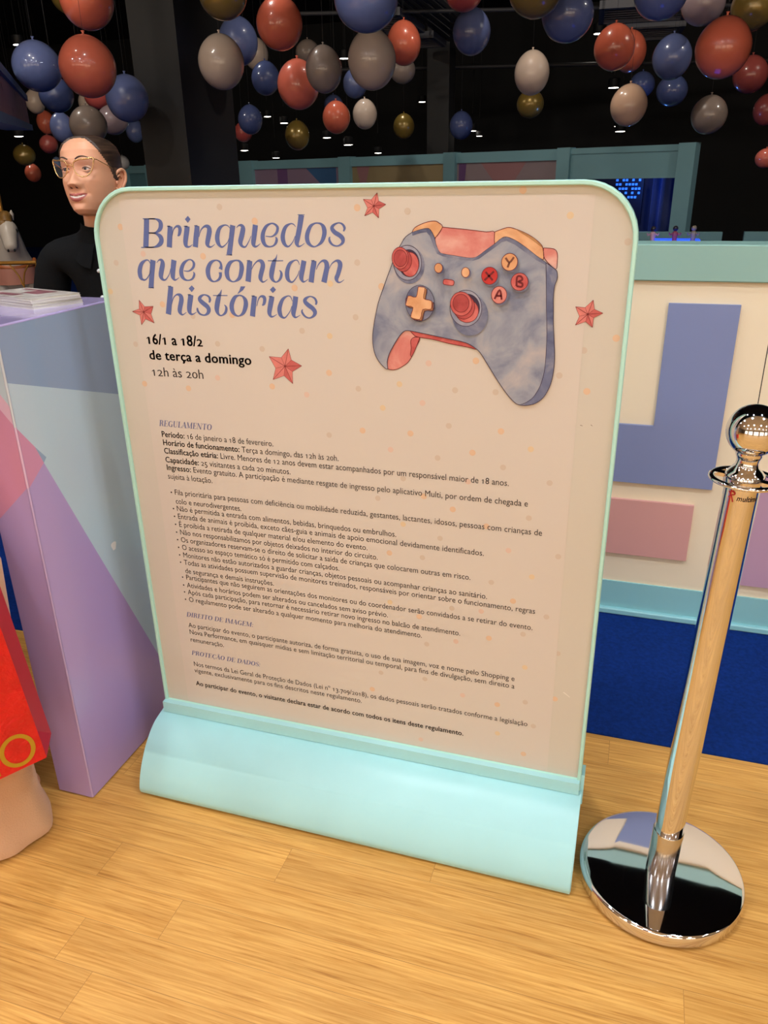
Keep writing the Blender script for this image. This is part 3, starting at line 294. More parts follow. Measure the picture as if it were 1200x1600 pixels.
# ---------------------------------------------------------------- materials
def wood_material():
    m = bpy.data.materials.new('wood_floor'); m.use_nodes = True
    nt = m.node_tree; N = nt.nodes; Lk = nt.links; b = N['Principled BSDF']
    tc = N.new('ShaderNodeTexCoord')
    br = N.new('ShaderNodeTexBrick'); br.offset = 0.0; br.offset_frequency = 2; br.squash = 1.0
    br.inputs['Scale'].default_value = 1.0; br.inputs['Brick Width'].default_value = 1.22; br.inputs['Row Height'].default_value = 0.0975
    br.inputs['Mortar Size'].default_value = 0.0006; br.inputs['Mortar Smooth'].default_value = 0.3
    br.inputs['Color1'].default_value = (0.0, 0.0, 0.0, 1); br.inputs['Color2'].default_value = (1, 1, 1, 1); br.inputs['Mortar'].default_value = (0.5, 0.5, 0.5, 1)
    mp0 = N.new('ShaderNodeMapping'); mp0.inputs['Location'].default_value = (0.165, -0.0295, 0)
    Lk.new(tc.outputs['Object'], mp0.inputs['Vector'])
    # every row of boards is shifted along by its own amount
    sx = N.new('ShaderNodeSeparateXYZ'); Lk.new(mp0.outputs['Vector'], sx.inputs[0])
    rw = N.new('ShaderNodeMath'); rw.operation = 'DIVIDE'; rw.inputs[1].default_value = 0.0975; Lk.new(sx.outputs['Y'], rw.inputs[0])
    fl = N.new('ShaderNodeMath'); fl.operation = 'FLOOR'; Lk.new(rw.outputs[0], fl.inputs[0])
    wn = N.new('ShaderNodeTexWhiteNoise'); wn.noise_dimensions = '1D'; Lk.new(fl.outputs[0], wn.inputs['W'])
    sh = N.new('ShaderNodeMath'); sh.operation = 'MULTIPLY_ADD'; sh.inputs[1].default_value = 1.22; Lk.new(wn.outputs['Value'], sh.inputs[0]); Lk.new(sx.outputs['X'], sh.inputs[2])
    cx = N.new('ShaderNodeCombineXYZ'); Lk.new(sh.outputs[0], cx.inputs['X']); Lk.new(sx.outputs['Y'], cx.inputs['Y'])
    Lk.new(cx.outputs[0], br.inputs['Vector'])
    # grain: long streaks along X, shifted per board
    mp = N.new('ShaderNodeMapping'); mp.inputs['Scale'].default_value = (2.4, 82, 1)
    add = N.new('ShaderNodeVectorMath'); add.operation = 'MULTIPLY_ADD'
    Lk.new(br.outputs['Color'], add.inputs[0]); add.inputs[1].default_value = (7.3, 3.1, 0); Lk.new(tc.outputs['Object'], add.inputs[2])
    Lk.new(add.outputs[0], mp.inputs['Vector'])
    n1 = N.new('ShaderNodeTexNoise'); n1.inputs['Scale'].default_value = 2.2; n1.inputs['Detail'].default_value = 9; n1.inputs['Roughness'].default_value = 0.66; n1.inputs['Distortion'].default_value = 0.5
    Lk.new(mp.outputs['Vector'], n1.inputs['Vector'])
    mp2 = N.new('ShaderNodeMapping'); mp2.inputs['Scale'].default_value = (1.3, 9, 1)
    Lk.new(add.outputs[0], mp2.inputs['Vector'])
    n2 = N.new('ShaderNodeTexNoise'); n2.inputs['Scale'].default_value = 2.0; n2.inputs['Detail'].default_value = 5
    Lk.new(mp2.outputs['Vector'], n2.inputs['Vector'])
    cr = N.new('ShaderNodeValToRGB'); e = cr.color_ramp.elements
    e[0].position = 0.28; e[0].color = lin((156, 102, 40)); e[1].position = 0.62; e[1].color = lin((222, 172, 96))
    x = e.new(0.42); x.color = lin((200, 145, 70))
    Lk.new(n1.outputs['Fac'], cr.inputs['Fac'])
    cr2 = N.new('ShaderNodeValToRGB'); cr2.color_ramp.elements[0].position = 0.3; cr2.color_ramp.elements[0].color = (0.86, 0.82, 0.76, 1); cr2.color_ramp.elements[1].position = 0.65; cr2.color_ramp.elements[1].color = (1.06, 1.05, 1.03, 1)
    Lk.new(n2.outputs['Fac'], cr2.inputs['Fac'])
    mx = N.new('ShaderNodeMix'); mx.data_type = 'RGBA'; mx.blend_type = 'MULTIPLY'; mx.inputs['Factor'].default_value = 1.0
    Lk.new(cr.outputs['Color'], mx.inputs['A']); Lk.new(cr2.outputs['Color'], mx.inputs['B'])
    cr3 = N.new('ShaderNodeValToRGB'); cr3.color_ramp.elements[0].color = (0.90, 0.88, 0.86, 1); cr3.color_ramp.elements[1].color = (1.04, 1.03, 1.0, 1)
    Lk.new(br.outputs['Color'], cr3.inputs['Fac'])
    mx2 = N.new('ShaderNodeMix'); mx2.data_type = 'RGBA'; mx2.blend_type = 'MULTIPLY'; mx2.inputs['Factor'].default_value = 1.0
    Lk.new(mx.outputs['Result'], mx2.inputs['A']); Lk.new(cr3.outputs['Color'], mx2.inputs['B'])
    mx3 = N.new('ShaderNodeMix'); mx3.data_type = 'RGBA'; mx3.inputs['B'].default_value = lin((120, 78, 40))
    mf = N.new('ShaderNodeMath'); mf.operation = 'MULTIPLY'; mf.inputs[1].default_value = 0.6
    Lk.new(br.outputs['Fac'], mf.inputs[0]); Lk.new(mf.outputs[0], mx3.inputs['Factor']); Lk.new(mx2.outputs['Result'], mx3.inputs['A'])
    Lk.new(mx3.outputs['Result'], b.inputs['Base Color'])
    b.inputs['Roughness'].default_value = 0.42; b.inputs['Specular IOR Level'].default_value = 0.35
    bp = N.new('ShaderNodeBump'); bp.inputs['Strength'].default_value = 0.12; bp.inputs['Distance'].default_value = 0.002
    Lk.new(n1.outputs['Fac'], bp.inputs['Height']); Lk.new(bp.outputs['Normal'], b.inputs['Normal'])
    return m

WOOD = wood_material()
CARPET = mat('blue_carpet', (14, 50, 126), 0.97, var=0.35, vscale=90, bump=0.6, bscale=420, spec=0.1)
BLACK = mat('black_paint', (12, 12, 15), 0.75)
CEIL_BLACK = mat('black_ceiling', (14, 14, 17), 0.9)
CREAM_CEIL = mat('cream_ceiling', (206, 204, 200), 0.8)
DUCT = mat('dark_duct', (26, 26, 29), 0.55)
GRILLE = mat('grey_grille', (120, 122, 128), 0.6)
MINT = mat('mint_paint', (166, 216, 216), 0.36, var=0.05, vscale=6)
MINT_EDGE = mat('mint_edging', (176, 222, 206), 0.35)
PANEL = mat('panel_board', (198, 190, 174), 0.4, spec=0.35)
POSTER = mat('poster_paper', (203, 192, 178), 0.5, spec=0.25)
SLATE = mat('slate_blue_ink', (92, 104, 152), 0.6, spec=0.2)
INK = mat('black_ink', (38, 28, 28), 0.6, spec=0.2)
SLATE_SOFT = mat('pale_slate_ink', (116, 118, 152), 0.6, spec=0.2)
TEAL = mat('teal_grey_paint', (120, 168, 172), 0.5, var=0.05, vscale=4)
SAGE = mat('sage_green_paint', (142, 180, 170), 0.5, var=0.04, vscale=4)
CREAM = mat('cream_paint', (236, 220, 190), 0.5, var=0.03, vscale=3)
SKIRT = mat('teal_skirting', (140, 196, 202), 0.45, var=0.05, vscale=5)
PERI = mat('periwinkle_paint', (124, 136, 178), 0.5, var=0.03, vscale=3)
ROSE = mat('rose_paint', (208, 154, 148), 0.5, var=0.03, vscale=3)
LILAC = mat('lilac_paint', (182, 146, 172), 0.5)
CHROME = mat('chrome', (232, 232, 236), 0.035, metal=1.0)
CHROME_SOFT = mat('brushed_steel', (205, 203, 200), 0.16, metal=1.0)
RUBBER = mat('black_rubber', (18, 18, 18), 0.8)
GAP = mat('dark_gap', (40, 36, 34), 0.8)

# ---------------------------------------------------------------- the setting
HX0, HX1, HY1, MY0, EDGE = -15.0, 12.0, 16.5, -8.0, 1.8
struct(MB().box((HX0, MY0, -0.12), (HX1, HY1, 0.0), WOOD), 'floor')
solo(MB().box((HX0 + .02, EDGE, 0.0), (HX1 - .02, HY1 - .02, 0.004), CARPET), 'carpet', (0, 5, 0), 'royal blue carpet starting behind the poster stand where the wood floor ends', 'carpet')
struct(MB().box((HX0, 0.9, 4.2), (HX1, HY1, 4.32), CEIL_BLACK).box((HX0, MY0, 3.45), (HX1, 0.9, 3.55), CREAM_CEIL).box((HX0, 0.88, 3.45), (HX1, 0.98, 4.32), CEIL_BLACK), 'ceiling')
struct(MB().box((HX0, HY1, 0), (HX1, HY1 + .1, 4.3), BLACK), 'wall_back')
struct(MB().box((HX0 - .1, 0.9, 0), (HX0, HY1, 4.3), BLACK).box((HX0 - .1, MY0, 0), (HX0, 0.9, 4.3), CREAM_CEIL), 'wall_left')
struct(MB().box((HX1, 0.9, 0), (HX1 + .1, HY1, 4.3), BLACK).box((HX1, MY0, 0), (HX1 + .1, 0.9, 4.3), CREAM_CEIL), 'wall_right')
SHOPW = mat('shop_wall', (186, 176, 164), 0.6)
struct(MB().box((HX0, MY0 - .1, 0), (HX1, MY0, 3.5), SHOPW), 'wall_front')
LIT = mat('lit_shop_window', (255, 236, 205), 0.5, emit=2.6)
FRAME_D = mat('shop_frame', (60, 50, 44), 0.5)
for k, x in enumerate((-9.0, -5.2, -1.4, 2.4, 6.2)):
    w = MB()
    for (a, b) in (((x, 2.72), (x + 3.0, 2.8)), ((x, .18), (x + 3.0, .26)), ((x, .18), (x + .08, 2.8)), ((x + 1.46, .18), (x + 1.54, 2.8)), ((x + 2.92, .18), (x + 3.0, 2.8))):
        w.box((a[0], MY0, a[1]), (b[0], MY0 + .09, b[1]), FRAME_D)
    o = struct(w, 'window_%d' % (k + 1))
    p = MB().box((x + .08, MY0 + .005, .26), (x + 1.46, MY0 + .03, 2.72), LIT).box((x + 1.54, MY0 + .005, .26), (x + 2.92, MY0 + .03, 2.72), LIT)
    p.build('lit_pane', o)
# ceiling downlights of the shopping area
LAMP = mat('downlight_glow', (255, 240, 220), 0.5, emit=LAMP_STRENGTH)
bsdf = LAMP.node_tree.nodes['Principled BSDF']; bsdf.inputs['Emission Color'].default_value = LAMP_COLOUR + (1,)
LAMP_RIM = mat('downlight_rim', (235, 232, 226), 0.4)
lamp_parts = None
for y in (0.5, -1.7, -4.4):
    for x in (-4.4, -2.4, -0.6, 1.2, 3.0, 4.9):
        if lamp_parts is None:
            root = thing('ceiling_downlight', (x, y, 3.45), 'round white ceiling downlight over the bright wood-floored shopping aisle', 'ceiling light', 'downlights over the aisle')
            MB().lathe([(.16, 0), (.16, -.02), (.135, -.025), (.135, -.004), (.02, -.004)], LAMP_RIM, 32).build('rim', root, 40)
            MB().lathe([(.133, -.004), (.133, -.014), (.02, -.016)], LAMP, 32).build('lens', root, 40)
            lamp_parts = root
        else:
            c = copy_tree(lamp_parts); c.location = (x, y, 3.45)

# pillars
o = struct(MB().box((-3.68, 5.62, 0), (-3.30, 6.40, 4.2), mat('pillar_paint', (30, 30, 31), 0.5)), 'pillar', 'black square pillar rising behind the poster stand')
o = struct(MB().box((-3.39, 12.9, 0), (-3.05, 13.3, 4.2), mat('far_pillar_paint', (58, 58, 60), 0.6)), 'far_pillar', 'distant grey square column in the dark hall')

# ---------------------------------------------------------------- overhead ducts, pipes, vents
def seg(name, a, b, w, h, m, label, cat, group=None):
    a = Vector(a); b = Vector(b); ax = (b - a).normalized(); ay = Vector((0, 0, 1)).cross(ax).normalized(); az = ax.cross(ay)
    mid = (a + b) / 2
    mb = MB().obox(mid, ax, ay, az, (b - a).length / 2, w / 2, h / 2, m)
    return solo(mb, name, tuple(mid), label, cat, group)
RED_PIPE = mat('red_pipe', (96, 38, 34), 0.5)
GREY_PIPE = mat('grey_pipe', (62, 62, 66), 0.5)
for a, b, r, m, lab in [((-3.1, 9.2, 3.5), (1.6, 10.6, 3.5), .025, RED_PIPE, 'thin dull red sprinkler pipe running across the black ceiling behind the balloons'),
                        ((-4.2, 9.6, 3.15), (2.2, 11.6, 3.15), .022, GREY_PIPE, 'thin grey ceiling pipe right of the slate blue balloon, below the dull red pipe'),
                        ((-5.5, 12.6, 2.95), (2.5, 14.9, 2.95), .03, GREY_PIPE, 'thicker grey pipe far back over the teal framed booth')]:
    mid = [(a[i] + b[i]) / 2 for i in range(3)]
    solo(MB().tube([a, b], r, m, 12), 'ceiling_pipe', mid, lab, 'pipe', None, None, 40)
def vent(P, ax, ay, lx, ly, label):
    root = thing('ceiling_vent', tuple(P), label, 'vent')
    P = Vector(P); ax = Vector(ax).normalized(); ay = Vector(ay).normalized(); az = Vector((0, 0, 1))
    fr = MB()
    for s in (-1, 1):
        fr.obox(P + ax * s * lx / 2, ax, ay, az, .03, ly / 2 + .03, .04, GRILLE); fr.obox(P + ay * s * ly / 2, ax, ay, az, lx / 2, .03, .04, GRILLE)
    part(fr, 'frame', root)
    sl = MB(); n = int(ly / .13)
    for i in range(n): sl.obox(P + ay * (-ly / 2 + (i + .5) * ly / n), ax, ay + az * .5, az, lx / 2, .035, .006, GRILLE)
    part(sl, 'slats', root)
for P, d, lx, ly, lab in [((-3.22, 10.5, 3.14), 2, .5, 1.2, 'grey slatted ceiling vent above the coral balloon beside the large beige one'),
                          ((-3.20, 11.95, 3.14), 2, .42, .8, 'small grey slatted ceiling vent left of the slate blue balloon'),
                          ((-.30, 11.0, 3.14), 4, .95, 1.0, 'grey slatted ceiling vent above and behind the right coral balloon pair'),
                          ((-.32, 12.5, 3.14), 4, .9, 1.0, 'far grey slatted ceiling vent between the coral pair and the blue balloon')]:
    vent(P, (math.cos(R(d)), math.sin(R(d)), 0), (-math.sin(R(d)), math.cos(R(d)), 0), lx, ly, lab)
for k in range(5):
    w = .1 * k
    seg('cable_tray', (-2.88 + w, 9.1, 3.22), (-2.99 + w * 1.25, 12.6, 3.22), .03, .05, GREY_PIPE, ['leftmost', 'second', 'middle', 'fourth', 'rightmost'][k] + ' of the five dark cable tray rails slanting over the sign', 'cable tray', 'ceiling cable tray rails')

# hall spot lamps: small white points hanging under the black ceiling
SPOT = mat('spot_glow', (255, 246, 230), 0.5, emit=HALL_SPOT_STRENGTH)
SPOTS = [((-8.735,10.56,3.222),.09,'brightest ceiling spotlight, at far left touching the slate blue balloon'),
 ((-3.79,14.1,2.565),.07,'left dimmer spotlight of the three beside the distant grey column'),
 ((-3.58,14.1,2.472),.13,'brightest middle spotlight of the three beside the distant grey column'),
 ((-3.190,13.113,2.319),.11,'right spotlight of the three beside the distant grey column'),
 ((-2.93,14.1,2.105),.08,'small spotlight right of the lone navy balloon'),
 ((-2.83,14.2,2.03),.06,'faint spotlight just right of and below the small one by the lone navy balloon'),
 ((-5.107,14.0,3.252),.09,'spotlight between the taupe balloon and the largest beige balloon'),
 ((-6.2,13.2,2.38),.07,'faint spotlight right of the low navy balloon by the black pillar'),
 ((-5.95,13.3,2.28),.08,'spotlight just above the lowest gold balloon'),
 ((-5.258,13.45,2.046),.08,'spotlight left of the one nearest the little cream balloon, low above the sign'),
 ((-4.9,13.5,1.93),.09,'spotlight low above the sign, below the dark coral balloon'),
 ((-4.413,13.6,1.797),.07,'spotlight low above the teal booth, under the dark gold balloon'),
 ((-6.545,12.95,1.872),.08,'spotlight low beside the right edge of the black pillar'),
 ((-6.0,13.0,1.75),.07,'lowest spotlight just above the top rail of the teal booth'),
 ((-1.0,14.0,3.36),.10,'spotlight at the left side of the front right coral balloon'),
 ((-.763,14.8,2.70),.10,'spotlight at the upper left of the peach balloon'),
 ((-.622,14.9,2.139),.10,'upper of two spotlights below the peach balloon'),
 ((-0.558,13.857,2.014),.09,'lower of two spotlights below the peach balloon'),
 ((-10.16,11.9,2.149),.09,'flat faint spotlight above the dark gold balloon at far left'),
 ((-9.86,12.16,2.506),.08,'spotlight at the left edge of the brick red balloon')]
proto = None
for (x, y, z), r, lab in SPOTS:
    if proto is None:
        proto = thing('spotlight', (x, y, z), lab, 'spotlight', 'spotlights of the dark hall')
        MB().lathe([(1.0, 0), (1.15, .3), (1.15, 1.6), (.5, 1.8), (.05, 1.8)], DUCT, 20).build('housing', proto, 40)
        MB().lathe([(.98, .02), (.98, -.03), (.05, -.12)], SPOT, 20).build('lens', proto, 40)
        MB().tube([(0, 0, 1.7), (0, 0, (4.2 - z) / (r * .8))], .1, DUCT, 6).build('hanging_rod', proto)
        c = proto
    else:
        c = copy_tree(proto); c.location = (x, y, z); c['label'] = lab
        for ch in c.children:
            if ch.name.startswith('hanging_rod'): ch.scale = (1, 1, ((4.2 - z) / r) / ((4.2 - SPOTS[0][0][2]) / SPOTS[0][1]))
    c.scale = (r * .8, r * .8, r * .8)

# ---------------------------------------------------------------- poster stand
PX0, PX1, PZ0, PZ1, PYF, PR = -1.050, -0.012, 0.158, 1.394, 1.398, 0.095
def rrect(x0, x1, z0, z1, r, n=10):
    pts = [(x0, z0), (x1, z0)]
    pts += [(x1 - r + r * math.cos(R(a)), z1 - r + r * math.sin(R(a))) for a in np.linspace(0, 90, n)]
    pts += [(x0 + r - r * math.sin(R(a)), z1 - r + r * math.cos(R(a))) for a in np.linspace(0, 90, n)]
    return pts
stand = thing('poster_stand', (-.53, 1.40, 0), 'freestanding rounded poster stand with mint edging and a curved mint base on the wood floor', 'poster stand')
o_ = rrect(PX0 + .007, PX1 - .007, PZ0, PZ1 - .007, PR - .007)
part(MB().rings([[(x, PYF, z) for x, z in o_], [(x, PYF + .03, z) for x, z in o_]], PANEL), 'board', stand)
# edging: T-moulding that stands a little proud of the board all round
out = rrect(PX0, PX1, PZ0, PZ1, PR); inn = rrect(PX0 + .008, PX1 - .008, PZ0 + .030, PZ1 - .008, PR - .008)
ed = MB()
def loop(p, y): return [(x, y, z) for x, z in p]
mid_o = [(a[0] * .8 + b[0] * .2, a[1] * .8 + b[1] * .2) for a, b in zip(out, inn)]; mid_i = [(a[0] * .2 + b[0] * .8, a[1] * .2 + b[1] * .8) for a, b in zip(out, inn)]
rs = [loop(inn, PYF), loop(inn, PYF - .006), loop(mid_i, PYF - .0075), loop(mid_o, PYF - .0075), loop(out, PYF - .005), loop(out, PYF + .034), loop(inn, PYF + .034), loop(inn, PYF + .029)]
ed.rings(rs, MINT_EDGE, cap=False)
part(ed, 'edging', stand, 30)
part(MB().box((PX0 + .002, 1.378, PZ0), (PX1 - .002, 1.392, PZ0 + .030), MINT), 'lower_rail', stand)
# base: bulging quarter-round trough in front and behind
prof = [(1.392, .159), (1.362, .153), (1.338, .145), (1.312, .127), (1.290, .105), (1.272, .081), (1.259, .058), (1.250, .036), (1.246, .018), (1.249, .006)]
prof = [tuple(p) for p in smooth_path(prof, 4)]
back = [(2 * 1.414 - y, z) for y, z in reversed(prof)]
full = [(1.255, .004)] + [tuple(p) for p in reversed(prof)] + [tuple(p) for p in reversed(back)] + [(2 * 1.414 - 1.255, .004)]
bs = MB()
def prof_ring(x, s=1.0): return [(x, 1.414 + (y - 1.414) * s, z * s + (.004 if s < 1 else 0)) for y, z in full]
bs.rings([prof_ring(-1.057, .975), prof_ring(-1.055), prof_ring(-.010), prof_ring(-.008, .975)], MINT)
base = part(bs, 'base', stand, 35)
part(MB().box((-1.045, 1.262, 0.0), (-.02, 1.566, .005), GAP), 'foot_strip', stand)
part(MB().box((-.012, 1.395, .12), (-.005, 1.43, .2), MINT), 'end_bracket', stand)
# printed poster: dots belong to its mesh; everything printed on it is a sheet of ink a fraction of a millimetre thick
Y0 = PYF - .0006
ps = MB().box((-.985, Y0, .19), (-.086, PYF, 1.372), POSTER)
DOTM = [mat('dot_peach', (212, 178, 146), 0.5, spec=0.25), mat('dot_beige', (196, 178, 158), 0.5, spec=0.25), mat('dot_pink', (210, 180, 160), 0.5, spec=0.25), mat('dot_yellow', (212, 186, 148), 0.5, spec=0.25)]
def disc2(cx, cz, rx, rz, n=24): return [(cx + rx * math.cos(2 * math.pi * i / n), cz + rz * math.sin(2 * math.pi * i / n)) for i in range(n)]
random.seed(4)
_seen = []
for i, (x, z, k) in enumerate(DOTS):
    if any(math.hypot(x - a, z - b) < 13 for a, b in _seen): continue
    _seen.append((x, z))
    m = DOTM[0] if k == 0 else DOTM[(1, 1, 2, 1, 3)[i % 5]]
    yy = Y0 - .0002 - .00001 * (i % 7) if -.985 < x / 1000 < -.086 else PYF - .0002
    r = .0062 if k == 0 else .0058
    ps.poly([(a, yy, b) for a, b in disc2(x / 1000, z / 1000, r, r, 16)], m)
poster = part(ps, 'poster', stand)
def ink(name, shapes, y, m, smooth=None, label=None):
    mb = MB()
    for V, F in shapes: mb.add([(a, y, b) for a, b in V], F, m)
    return part(mb, name, poster, smooth, label)
Y1 = Y0 - .0004
# title
sh = []
for s in HEAD_STROKES:
    v, f = ribbon([(a / 1000, b / 1000, w / 1000) for a, b, w in s], 6)
    # ribbon() clamps very thin widths for the unit-sized capitals, so rebuild thin ends here
    sh.append((v, f))
for p in HEAD_POLYS: sh.append(([(a / 1000, b / 1000) for a, b in p], [tuple(range(len(p)))]))
ink('title_lettering', sh, Y1, SLATE, None, 'large slate blue title lettering')
def place(V, F, x, z, cap, width=None, w0=None):
    k = cap
    kx = (width / w0) if width else cap
    return [(x + p[0] * kx, z + p[1] * k) for p in V], F
def line(runs, x, z, cap, x1):
    V, F, w = text_shape(runs)
    mx = _xmax(V)
    return place([(a, b / CAPH) for a, b in V], F, x, z, cap, x1 - x, mx)
B_, N_ = 0.020, 0.0
ink('schedule_lettering', [line([('16/1 a 18/2', .026)], -.9655, 1.0935, .0205, -.8334), line([('de terça a domingo', .026)], -.9635, 1.0615, .0190, -.7273), line([('12h às 20h', 0)], -.9636, 1.0265, .0190, -.8401)], Y1, INK, None, 'dark bold dates and opening hours')
RULES = [
 ([('Período:', B_), (' 16 de janeiro a 18 de fevereiro.', N_)], -.9590, .8925, -.6930), ([('Horário de funcionamento:', B_), (' Terça a domingo, das 12h às 20h.', N_)], -.9585, .8735, -.5491),
 ([('Classificação etária:', B_), (' Livre. Menores de 12 anos devem estar acompanhados por um responsável maior de 18 anos.', N_)], -.9583, .8545, -.2017), ([('Capacidade:', B_), (' 25 visitantes a cada 20 minutos.', N_)], -.9580, .8340, -.6582),
 ([('Ingresso:', B_), (' Evento gratuito. A participação é mediante resgate de ingresso pelo aplicativo Multi, por ordem de chegada e', N_)], -.9575, .8160, -.1631), ([('sujeita à lotação.', N_)], -.9573, .7955, -.8463),
 ([('Fila prioritária para pessoas com deficiência ou mobilidade reduzida, gestantes, lactantes, idosos, pessoas com crianças de', N_)], -.9458, .7580, -.1326), ([('colo e neurodivergentes.', N_)], -.9458, .7365, -.7822),
 ([('Não é permitida a entrada com alimentos, bebidas, brinquedos ou embrulhos.', N_)], -.9458, .7185, -.4284), ([('Entrada de animais é proibida, exceto cães-guia e animais de apoio emocional devidamente identificados.', N_)], -.9456, .6995, -.2446),
 ([('É proibida a retirada de qualquer material e/ou elemento do evento.', N_)], -.9453, .6795, -.4923), ([('Não nos responsabilizamos por objetos deixados no interior do circuito.', N_)], -.9453, .6600, -.4699),
 ([('Os organizadores reservam-se o direito de solicitar a saída de crianças que colocarem outras em risco.', N_)], -.9452, .6410, -.2704), ([('O acesso ao espaço temático só é permitido com calçados.', N_)], -.9451, .6215, -.5581),
 ([('Monitores não estão autorizados a guardar crianças, objetos pessoais ou acompanhar crianças ao sanitário.', N_)], -.9450, .6020, -.2346), ([('Todas as atividades possuem supervisão de monitores treinados, responsáveis por orientar sobre o funcionamento, regras', N_)], -.9448, .5830, -.1356),
 ([('de segurança e demais instruções.', N_)], -.9448, .5610, -.7178), ([('Participantes que não seguirem as orientações dos monitores ou do coordenador serão convidados a se retirar do evento.', N_)], -.9448, .5440, -.1385),
 ([('Atividades e horários podem ser alterados ou cancelados sem aviso prévio.', N_)], -.9447, .5230, -.4493), ([('Após cada participação, para retornar é necessário retirar novo ingresso no balcão de atendimento.', N_)], -.9447, .5045, -.2887),
 ([('O regulamento pode ser alterado a qualquer momento para melhoria do atendimento.', N_)], -.9447, .4845, -.3730),
 ([('Ao participar do evento, o participante autoriza, de forma gratuita, o uso de sua imagem, voz e nome pelo Shopping e', N_)], -.9550, .4125, -.1687), ([('Nova Performance, em quaisquer mídias e sem limitação territorial ou temporal, para fins de divulgação, sem direito a', N_)], -.9552, .3935, -.1678),
 ([('remuneração.', N_)], -.9554, .3718, -.8641), ([('Nos termos da Lei Geral de Proteção de Dados (Lei nº 13.709/2018), os dados pessoais serão tratados conforme a legislação', N_)], -.9552, .3015, -.1354),
 ([('vigente, exclusivamente para os fins descritos neste regulamento.', N_)], -.9553, .2825, -.5166), ([('Ao participar do evento, o visitante declara estar de acordo com todos os itens deste regulamento.', B_)], -.9553, .2440, -.2754)]
BULLETS = (6, 8, 9, 10, 11, 12, 13, 14, 15, 17, 18, 19, 20)
sh = [line(r, x, z, .0128, x1) for r, x, z, x1 in RULES]
for i in BULLETS: sh.append((disc2(-.9535, RULES[i][2] + .0048, .0019, .0019, 12), [tuple(range(12))]))
ink('rules_lettering', sh, Y1, INK, None, 'small dark paragraphs of rules')
def didline(txt, x, z, cap, x1):
    V, F, w = didone(txt); mx = _xmax(V)
    return place(V, F, x, z, cap, x1 - x, mx)
for args in (('REGULAMENTO', -.9617, .9165, .0135, -.8330), ('DIREITO DE IMAGEM:', -.9570, .4420, .0125, -.7795), ('PROTEÇÃO DE DADOS:', -.9570, .3335, .0125, -.7707)):
    ink('subheading_lettering', [didline(*args)], Y1, SLATE_SOFT, None, 'small slate italic subheading')
# stars
ST_A = mat('star_coral_light', (214, 126, 116), 0.55, var=0.12, vscale=120, spec=0.2); ST_B = mat('star_coral_dark', (196, 98, 92), 0.55, var=0.12, vscale=120, spec=0.2); ST_L = mat('star_crease', (128, 52, 48), 0.6, spec=0.2)
for tips, inner, cen in STARS:
    st = MB(); c = (cen[0] / 1000, Y1, cen[1] / 1000)
    for i in range(5):
        t = (tips[i][0] / 1000, Y1, tips[i][1] / 1000); a = (inner[i][0] / 1000, Y1, inner[i][1] / 1000); b = (inner[i - 1][0] / 1000, Y1, inner[i - 1][1] / 1000)
        st.poly([c, a, t], ST_B if i in (1, 2) else ST_A); st.poly([c, t, b], ST_A if i != 1 else ST_B)
        for p, q, w in ((c, t, .0011), (c, a, .0007), (t, a, .0007), (t, b, .0007)):
            v, f = ribbon([(p[0], p[2], w), (q[0], q[2], w * .7)], 1)
            st.add([(x, Y1 - .0002, z) for x, z in [(p[0] + (v[j][0] - p[0]) , v[j][1]) for j in range(4)]], f, ST_L)
    part(st, 'star_print', poster)
# game controller illustration
def wash(name, a, b, c, sc=9.0):
    m = bpy.data.materials.new(name); m.use_nodes = True; nt = m.node_tree; bs_ = nt.nodes['Principled BSDF']
    tc = nt.nodes.new('ShaderNodeTexCoord'); n = nt.nodes.new('ShaderNodeTexNoise'); n.inputs['Scale'].default_value = sc; n.inputs['Detail'].default_value = 7; n.inputs['Roughness'].default_value = .55; n.inputs['Distortion'].default_value = .6
    nt.links.new(tc.outputs['Object'], n.inputs['Vector'])
    cr = nt.nodes.new('ShaderNodeValToRGB'); e = cr.color_ramp.elements
    e[0].position = .36; e[0].color = lin(a); e[1].position = .68; e[1].color = lin(c); x = e.new(.52); x.color = lin(b)
    nt.links.new(n.outputs['Fac'], cr.inputs['Fac']); nt.links.new(cr.outputs['Color'], bs_.inputs['Base Color'])
    bs_.inputs['Roughness'].default_value = .55; bs_.inputs['Specular IOR Level'].default_value = .2
    return m
W_BODY = wash('wash_grey_blue', (112, 116, 136), (150, 152, 160), (178, 168, 164), 13)
W_SIDE = wash('wash_navy', (84, 90, 118), (108, 112, 136), (148, 148, 156), 18)
W_RIM = wash('wash_slate', (84, 88, 112), (112, 114, 134), (138, 138, 150), 20)
W_PINK = wash('wash_pink', (196, 106, 98), (208, 132, 120), (218, 168, 152), 14)
W_RED = wash('wash_red', (182, 80, 76), (196, 98, 92), (208, 120, 112), 30)
W_DKRED = wash('wash_dark_red', (156, 64, 62), (174, 76, 74), (188, 90, 86), 30)
W_OR = wash('wash_orange', (206, 148, 102), (220, 168, 124), (228, 182, 140), 20)
W_GOLD = wash('wash_gold', (150, 104, 66), (176, 128, 82), (196, 146, 96), 20)
W_GREY = wash('wash_light_grey', (132, 134, 152), (152, 152, 164), (170, 166, 172), 24)
W_LINE = mat('wash_line', (62, 48, 66), 0.6, spec=0.2); W_LRED = mat('wash_red_line', (112, 40, 42), 0.6, spec=0.2)
ctl = MB(); lv = [Y1]
def nxt(): lv[0] -= .00012; return lv[0]
def shp(k, m, line_m=W_LINE, lw=.0012, sm=True):
    p = [(a / 1000, b / 1000) for a, b in PAD_SHAPES[k]]
    y = nxt(); ctl.poly([(a, y, b) for a, b in p], m)
    if line_m:
        y = nxt(); v, f = ribbon([(a, b, lw) for a, b in p + [p[0]]], 3); ctl.add([(a, y, b) for a, b in v], f, line_m)
